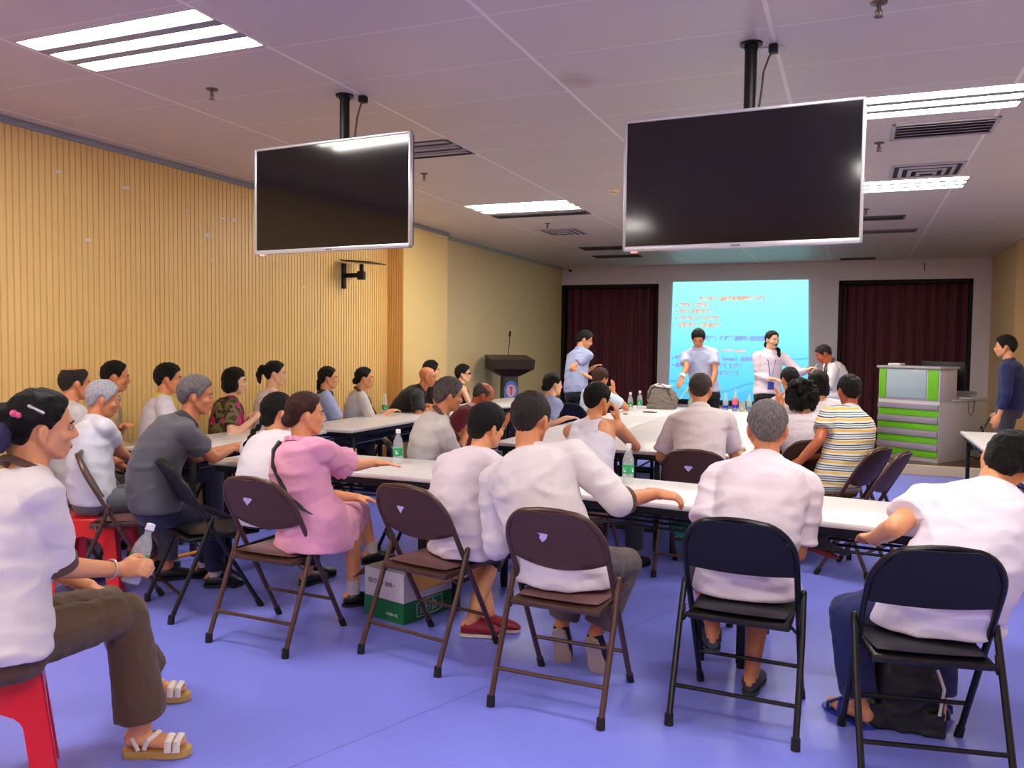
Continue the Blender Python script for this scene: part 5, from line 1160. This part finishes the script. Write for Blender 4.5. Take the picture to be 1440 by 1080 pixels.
    # collars
    cc = st.get('cc')
    colk = st.get('collar')
    cm = TRIM if colk == 'v' else tm if colk == 'shirt' else cloth('collar_%d_%d_%d' % cc, cc) if cc else tm
    if colk:
        c0 = ring(.965, .078, .066, .008); ctr = c0[0]+T(1)*.012*s; la = c0[1].normalized(); de = c0[2].normalized()
        e = PM()
        if colk == 'v':
            vb = ring(.68, .15, .112, e0+.018); Vb = vb[0]+vb[2]
            md = ring(.84, .1, .10, e0+.016); Md = md[0]+md[2]
            pts = [Vb, Md+la*.05*s, ctr+de*.045*s+la*.078*s, ctr+la*.088*s-de*.02*s+T(1)*.01, ctr+la*.05*s-de*.075*s+T(1)*.02, ctr-de*.088*s+T(1)*.022, ctr-la*.05*s-de*.075*s+T(1)*.02, ctr-la*.088*s-de*.02*s+T(1)*.01, ctr+de*.045*s-la*.078*s, Md-la*.05*s, Vb+de*.004]
            e.tube(pts, .017*s, 8, flat=.45, up=T(1)); nm_ = 'collar'
        else:
            hgt = .018 if colk == 'band' else .026
            rr1 = [(ctr+T(1)*z_*s+de*-.004, la*(.070*s+o_), de*(.064*s+o_)) for z_, o_ in ((-.012, .010), (hgt, .002), (hgt+.004, -.002), (hgt-.002, -.006), (-.012, .002))]
            e.rings(rr1, 24, caps=False)
            if colk in ('polo', 'shirt'):
                rr2 = [(ctr+T(1)*z_*s, la*(.070*s+o_), de*(.064*s+o_)) for z_, o_ in ((hgt+.003, .0), (hgt-.004, .010), (-.022, .024), (-.024, .020), (hgt-.01, .002))]
                e.rings(rr2, 24, caps=False)
        build('collar', e, cm, top, org, sharp=60)
    if st.get('cuff') and st.get('_ends'):
        for nm in 'RL':
            c_, d_, r_ = st['_ends'][nm]; e = PM(); e.cap(c_-d_*.012, c_+d_*.018, r_+.003, r_+.003, n=22, flat=True); build('cuff', e, TRIM, top, org)
    # ---- trousers
    bc, bl = st['bot']
    if bl != 'dress':
        bm_ = floral_mat('olive_camouflage', ((96, 84, 40), (120, 104, 52), (140, 122, 70)), (70, 66, 34), 12, .2) if bc == 'camo' else cloth('trouser_%d_%d_%d' % bc, bc, fold=.5)
        pm = PM()
        r0 = ring(.05, .162, .122, .008)
        if stand: pm.rings([ring(-.20, .150, .115, .006), ring(-.1, .170, .128, .006), ring(0, .166, .124, .006), ring(.10, .150, .115, .006)], 20)
        else:
            pm.rings([(V((Hh.x, Hh.y, .452)), Rt*.135*s*wide, F*.10*s), (V((Hh.x, Hh.y, .49)), Rt*.168*s*wide, F*.125*s), ring(.02, .166, .122, .006), ring(.14, .158, .118, .006)], 20)
        for nm in 'RL':
            Hj, K, A = HJ[nm], KJ[nm], AJ[nm]
            pm.cap(Hj, K, .092*s, .070*s); 
            if bl == 'long': end = K.lerp(A, .90); re_ = .058*s+.004
            else: end = K.lerp(A, .25); re_ = .066*s
            if k == 'p1': re_ = .088
            if k in ('p23', 'p34'): re_ = .072
            pm.cap(K, end, .069*s, re_, flat=True, n=20); pm.ell(K, (.071*s,)*3)
        vox('trousers', pm, bm_, root, org, vx, 3, .005 if big else .004, 8, int(k[1:])+5, (1.6, 1.6, 1.2))
    # ---- shoes
    sh = st['shoe']
    for nm in 'RL':
        A = AJ[nm]; fd = FD[nm]; sdv = fd.cross(UP)
        if tip: ax = (fd*.5-UP*.86).normalized(); upv = (fd*.86+UP*.5).normalized(); c0 = A+ax*.055*s-upv*.036
        else: ax = fd; upv = UP; c0 = V((A.x, A.y, A.z-.062*s))+fd*.018*s
        R = Matrix((sdv, ax, upv)).transposed()
        def L(x, y, z): return c0+R @ (V((x, y, z))*s)
        sole_m = {'red': M('sole_cream', (214, 200, 180), .6), 'sneaker': RUB, 'sandal': M('sole_gold', (196, 160, 84), .5), 'slipper': M('slipper_blue', (34, 52, 150), .45), 'clog': M('clog_grey', (50, 54, 58), .5), 'maryjane': M('shoe_black', (18, 18, 20), .35)}.get(sh, M('sole_black', (16, 16, 16), .6))
        up_m = {'red': M('shoe_red', (140, 16, 44), .5), 'sneaker': M('shoe_navy', (26, 28, 44), .6), 'sandal': M('strap_white', (224, 216, 204), .45), 'slipper': sole_m, 'clog': sole_m, 'maryjane': sole_m}.get(sh) or M('shoe_%d_%d_%d' % sh, sh, .4)
        nmS = {'sandal': 'sandal', 'slipper': 'slipper', 'clog': 'clog'}.get(sh if isinstance(sh, str) else '', 'shoe')
        outline = [(-.028, -.075), (-.034, -.03), (-.030, .02), (-.040, .075), (-.040, .115), (-.022, .150), (.0, .158), (.024, .148), (.040, .112), (.041, .07), (.032, .02), (.034, -.03), (.028, -.075), (0, -.088)]
        th = .034 if sh == 'sandal' else .020
        e = PM(); e.prism([L(x, y, -.014) for x, y in outline], 0, R @ V((0, 0, -th*.75*s)))
        if sh == 'sandal': e.prism([L(x, min(y, .02), -.035) for x, y in outline if y < .03], 0, R @ V((0, 0, -.012)))
        soleo = build('sole', e, sole_m, root, org, sharp=40)
        e = PM()
        if sh == 'sandal':
            for y0, y1 in ((.075, .085), (.11, .115)): e.tube([L(-.042, y0, -.014), L(-.034, y0, .020), L(0, (y0+y1)/2+.008, .036), L(.034, y1, .020), L(.042, y1, -.014)], .013*s, 8, flat=.4, up=ax)
            e.tube([L(-.034, -.02, -.01), L(-.033, -.040, .03), L(0, -.078, .045), L(.033, -.040, .03), L(.034, -.02, -.01)], .008*s, 8, flat=.5); e.tube([L(-.036, .0, -.005), L(-.036, .015, .03), L(0, .045, .047), L(.036, .015, .03), L(.036, .0, -.005)], .009*s, 8, flat=.5)
            build(nmS+'_straps', e, up_m, soleo, org)
        elif sh in ('slipper',):
            for a_, b_ in ((-1, 1), (1, -1)): e.tube([L(a_*.042, .03, -.012), L(a_*.040, .035, .018), L(0, .065, .040), L(b_*.040, .10, .015), L(b_*.042, .10, -.012)], .017*s, 8, flat=.35, up=ax)
            build(nmS+'_straps', e, up_m, soleo, org)
        else:
            e.rings([(L(0, -.078, .008), R @ V((.022, 0, 0))*s, R @ V((0, 0, .022))*s), (L(0, -.055, .018), R @ V((.036, 0, 0))*s, R @ V((0, 0, .036))*s), (L(0, 0, .018), R @ V((.038, 0, 0))*s, R @ V((0, 0, .038))*s), (L(0, .05, .010), R @ V((.041, 0, 0))*s, R @ V((0, 0, .033))*s), (L(0, .10, .002), R @ V((.042, 0, 0))*s, R @ V((0, 0, .026))*s), (L(0, .14, -.004), R @ V((.030, 0, 0))*s, R @ V((0, 0, .018))*s), (L(0, .158, -.008), R @ V((.012, 0, 0))*s, R @ V((0, 0, .008))*s)], 16)
            uo = build(nmS+'_upper', e, up_m, soleo, org)
            if sh in ('maryjane',) or st.get('sock'):
                e = PM(); e.cap(A-UP*.02, A+UP*.045+(KJ[nm]-A)*.03, .040*s, .042*s, flat=True); build('sock', e, M('sock_pale', (206, 200, 196), .8), root, org)
    # ---- extras
    X = st.get('extra')
    if X == 'p1':
        e = PM(); e.ell(C+HR @ V((0, -.128, -.005)), (.055, .03, .045), HR); e.ell(C+HR @ V((-.05, -.12, -.03)), (.03, .03, .05), HR); e.ell(C+HR @ V((.05, -.12, -.03)), (.03, .03, .05), HR); e.ell(C+HR @ V((.0, -.13, -.05)), (.05, .026, .03), HR)
        t = NT('scrunchie_cloth'); t.base(t.ramp(t.noise(16, 2), [(.45, lin((36, 34, 74))), (.56, lin((150, 136, 184)))], 'CONSTANT')); t.b.inputs['Roughness'].default_value = .7
        vox('scrunchie', e, t.m, ho, org, .006, 3, .004, 30, 2)
        e = PM(); e.cap(C+HR @ V((.066, -.052, .078)), C+HR @ V((.080, -.014, .060)), .006); build('hair_clip', e, M('silver_clip', (200, 196, 190), .3, .6), ho, org)
        e = PM(); e.ell(C+HR @ V((.058, -.092, .052)), (.012,)*3); e.ell(C+HR @ V((.066, -.080, .048)), (.010,)*3); build('hair_bead', e, M('pink_bead', (226, 90, 140), .3), ho, org)
        W, E_ = WJ['R'], EJ['R']; d_ = (W-E_).normalized(); a_ = d_.orthogonal().normalized(); b_ = d_.cross(a_); e = PM(); cw = W-d_*.03
        e.tube([cw+a_*.033*math.cos(t_*PI/8)+b_*.033*math.sin(t_*PI/8) for t_ in range(16)], .0035, 8, closed=True); build('bracelet', e, M('silver_clip', (200, 196, 190), .3, .6), root, org)
    if X == 'p10':
        e = PM(); pts = []
        for t_, a_ in ((.95, 0), (.85, .15), (.7, .3), (.55, .55), (.4, .8), (.3, 1.0), (.22, 1.25)):
            w_ = interp([(x[0], x[1]) for x in tab], t_); d_ = interp([(x[0], x[2]) for x in tab], t_); c_, la, de = ring(t_, w_, d_, .024)
            th = PI*1.5+(-.25+a_*1.25)
            pts.append(c_+la*math.cos(th)+de*math.sin(th))
        e.tube(pts, .013, 8, flat=.35, up=F); build('shoulder_strap', e, M('black_leather', (20, 18, 22), .4), root, org)
        for nm in 'RL':
            c_, d_, r_ = st['_ends'][nm]; e = PM(); a_ = d_.orthogonal().normalized(); b_ = d_.cross(a_); rs_ = []
            for zz, rq, am in ((-.03, r_-.004, .0), (0, r_+.008, .002), (.035, r_+.016, .005), (.033, r_+.010, .005), (0, r_+.0, .002)): rs_.append((zz, rq, am))
            vs = []; n_ = 48
            for zz, rq, am in rs_:
                for i in range(n_):
                    t_ = 2*PI*i/n_; r2 = rq+am*math.sin(t_*13); vs.append(c_+d_*zz+a_*r2*math.cos(t_)+b_*r2*math.sin(t_))
            e.add(vs, [(j*n_+i, j*n_+(i+1) % n_, (j+1)*n_+(i+1) % n_, (j+1)*n_+i) for j in range(len(rs_)-1) for i in range(n_)]); build('sleeve_ruffle', e, tm, top, org, sharp=80)
        c0 = ring(.965, .078, .066, .008); e = PM(); n_ = 60; vs = []
        for zz, rr_ in ((0, 0), (.022, .004), (.024, -.002), (.0, -.006)):
            for i in range(n_):
                t_ = 2*PI*i/n_; w_ = .004*math.sin(t_*16) if zz > 0 else 0; vs.append(c0[0]+T(1)*zz+c0[1]*math.cos(t_)*(1+(rr_+w_)/.08)+c0[2]*math.sin(t_)*(1+(rr_+w_)/.07))
        e.add(vs, [(j*n_+i, j*n_+(i+1) % n_, (j+1)*n_+(i+1) % n_, (j+1)*n_+i) for j in range(3) for i in range(n_)]); build('neck_ruffle', e, tm, top, org, sharp=80)
    if X == 'glasses':
        e = PM()
        for x in (-1, 1): e.ell(C+HR @ V((x*.031, .083, .004)), (.022, .006, .017), HR)
        e.tube([C+HR @ V(a_) for a_ in ((-.074, -.0, .006), (-.066, .06, .010), (-.05, .082, .010), (0, .09, .010), (.05, .082, .010), (.066, .06, .010), (.074, 0, .006))], .003, 6); build('sunglasses', e, SCN, root, org)
    if X == 'p24':
        W, E_ = WJ['R'], EJ['R']; e = PM(); e.cap(W-(W-E_)*.35, W-(W-E_)*.16, .045, .042, flat=True); build('wrist_wrap', e, M('paper_white', (220, 220, 220), .5), root, org)
    if X == 'p25':
        a = ring(.9, .07, .09, e0+.01); b_ = ring(.25, .15, .115, e0+.022); mid = b_[0]+b_[2]; e = PM()
        for sd in (-1, 1):
            m1 = ring(.75, .1, .112, e0+.014); m2 = ring(.5, .1, .112, e0+.022)
            e.tube([a[0]+lat*sd*.065+UP*.02, m1[0]+m1[2]+lat*sd*.045, m2[0]+m2[2]*1.03+lat*sd*.022, mid], .006, 6, flat=.4)
        lo = build('lanyard', e, cloth('lanyard_blue', (60, 84, 170)), root, org)
        e = PM(); e.box(mid-UP*.05+F*.012, (.075, .008, .095), .002, Matrix.Rotation(yaw-PI/2, 3, 'Z')); build('id_card', e, M('card_blue', (60, 90, 190), .4), lo, org)
        e = PM(); e.tube([C+HR @ V(a_) for a_ in ((.078, -.005, -.01), (.07, .05, -.04), (.03, .10, -.055))], .003, 6); e.ell(C+HR @ V((.022, .108, -.056)), (.016, .014, .014)); build('headset_microphone', e, BK, root, org)
    return root
roots = {}
for q in P: roots[q['key']] = person(q)

# drink held by the older man
r = empty('drink_bottle', DRK[0], 'small red drink bottle with a straw held up to the older man at the stage', 'bottle')
p = PM(); p.lathe([(0, 0), (.028, 0), (.03, .05), (.026, .09), (.014, .11), (.014, .12), (0, .12)]); build('bottle_body', p, M('dark_red_drink', (96, 20, 30), .2), r)
p = PM(); p.lathe([(.031, .03), (.031, .07)]); p.f = p.f[:-2]; p.mi = p.mi[:-2]; build('label_band', p, WL, r)
p = PM(); p.tube([(0, 0, .08), V(DRK[1])-V(DRK[0])], .0045, 8); build('straw', p, M('paper_white', (220, 220, 220), .5), r)

# ------------------------------------------------------------------ camera
cd = bpy.data.cameras.new('camera'); co = bpy.data.objects.new('camera', cd); col.objects.link(co)
cd.sensor_width = 36; cd.lens = 36*1165/1440; cd.clip_end = 100
co.matrix_world = Matrix(((.92464572, -.028921, .37972867, 0), (.3806498, .03965102, -.92386878, 0), (.01166258, .99879496, .04767192, 1.5), (0, 0, 0, 1)))
sc = bpy.context.scene; sc.camera = co
w = bpy.data.worlds.new('world'); sc.world = w; w.use_nodes = True
w.node_tree.nodes['Background'].inputs[0].default_value = (.6, .62, .7, 1); w.node_tree.nodes['Background'].inputs[1].default_value = .05
sc.view_settings.view_transform = 'Standard'; sc.view_settings.look = 'None'; sc.view_settings.gamma = 1; sc.view_settings.use_curve_mapping = False
sc.view_settings.exposure = EXPO
sc.cycles.max_bounces = 10; sc.cycles.diffuse_bounces = 8; sc.cycles.transmission_bounces = 6; sc.cycles.caustics_reflective = False; sc.cycles.caustics_refractive = False
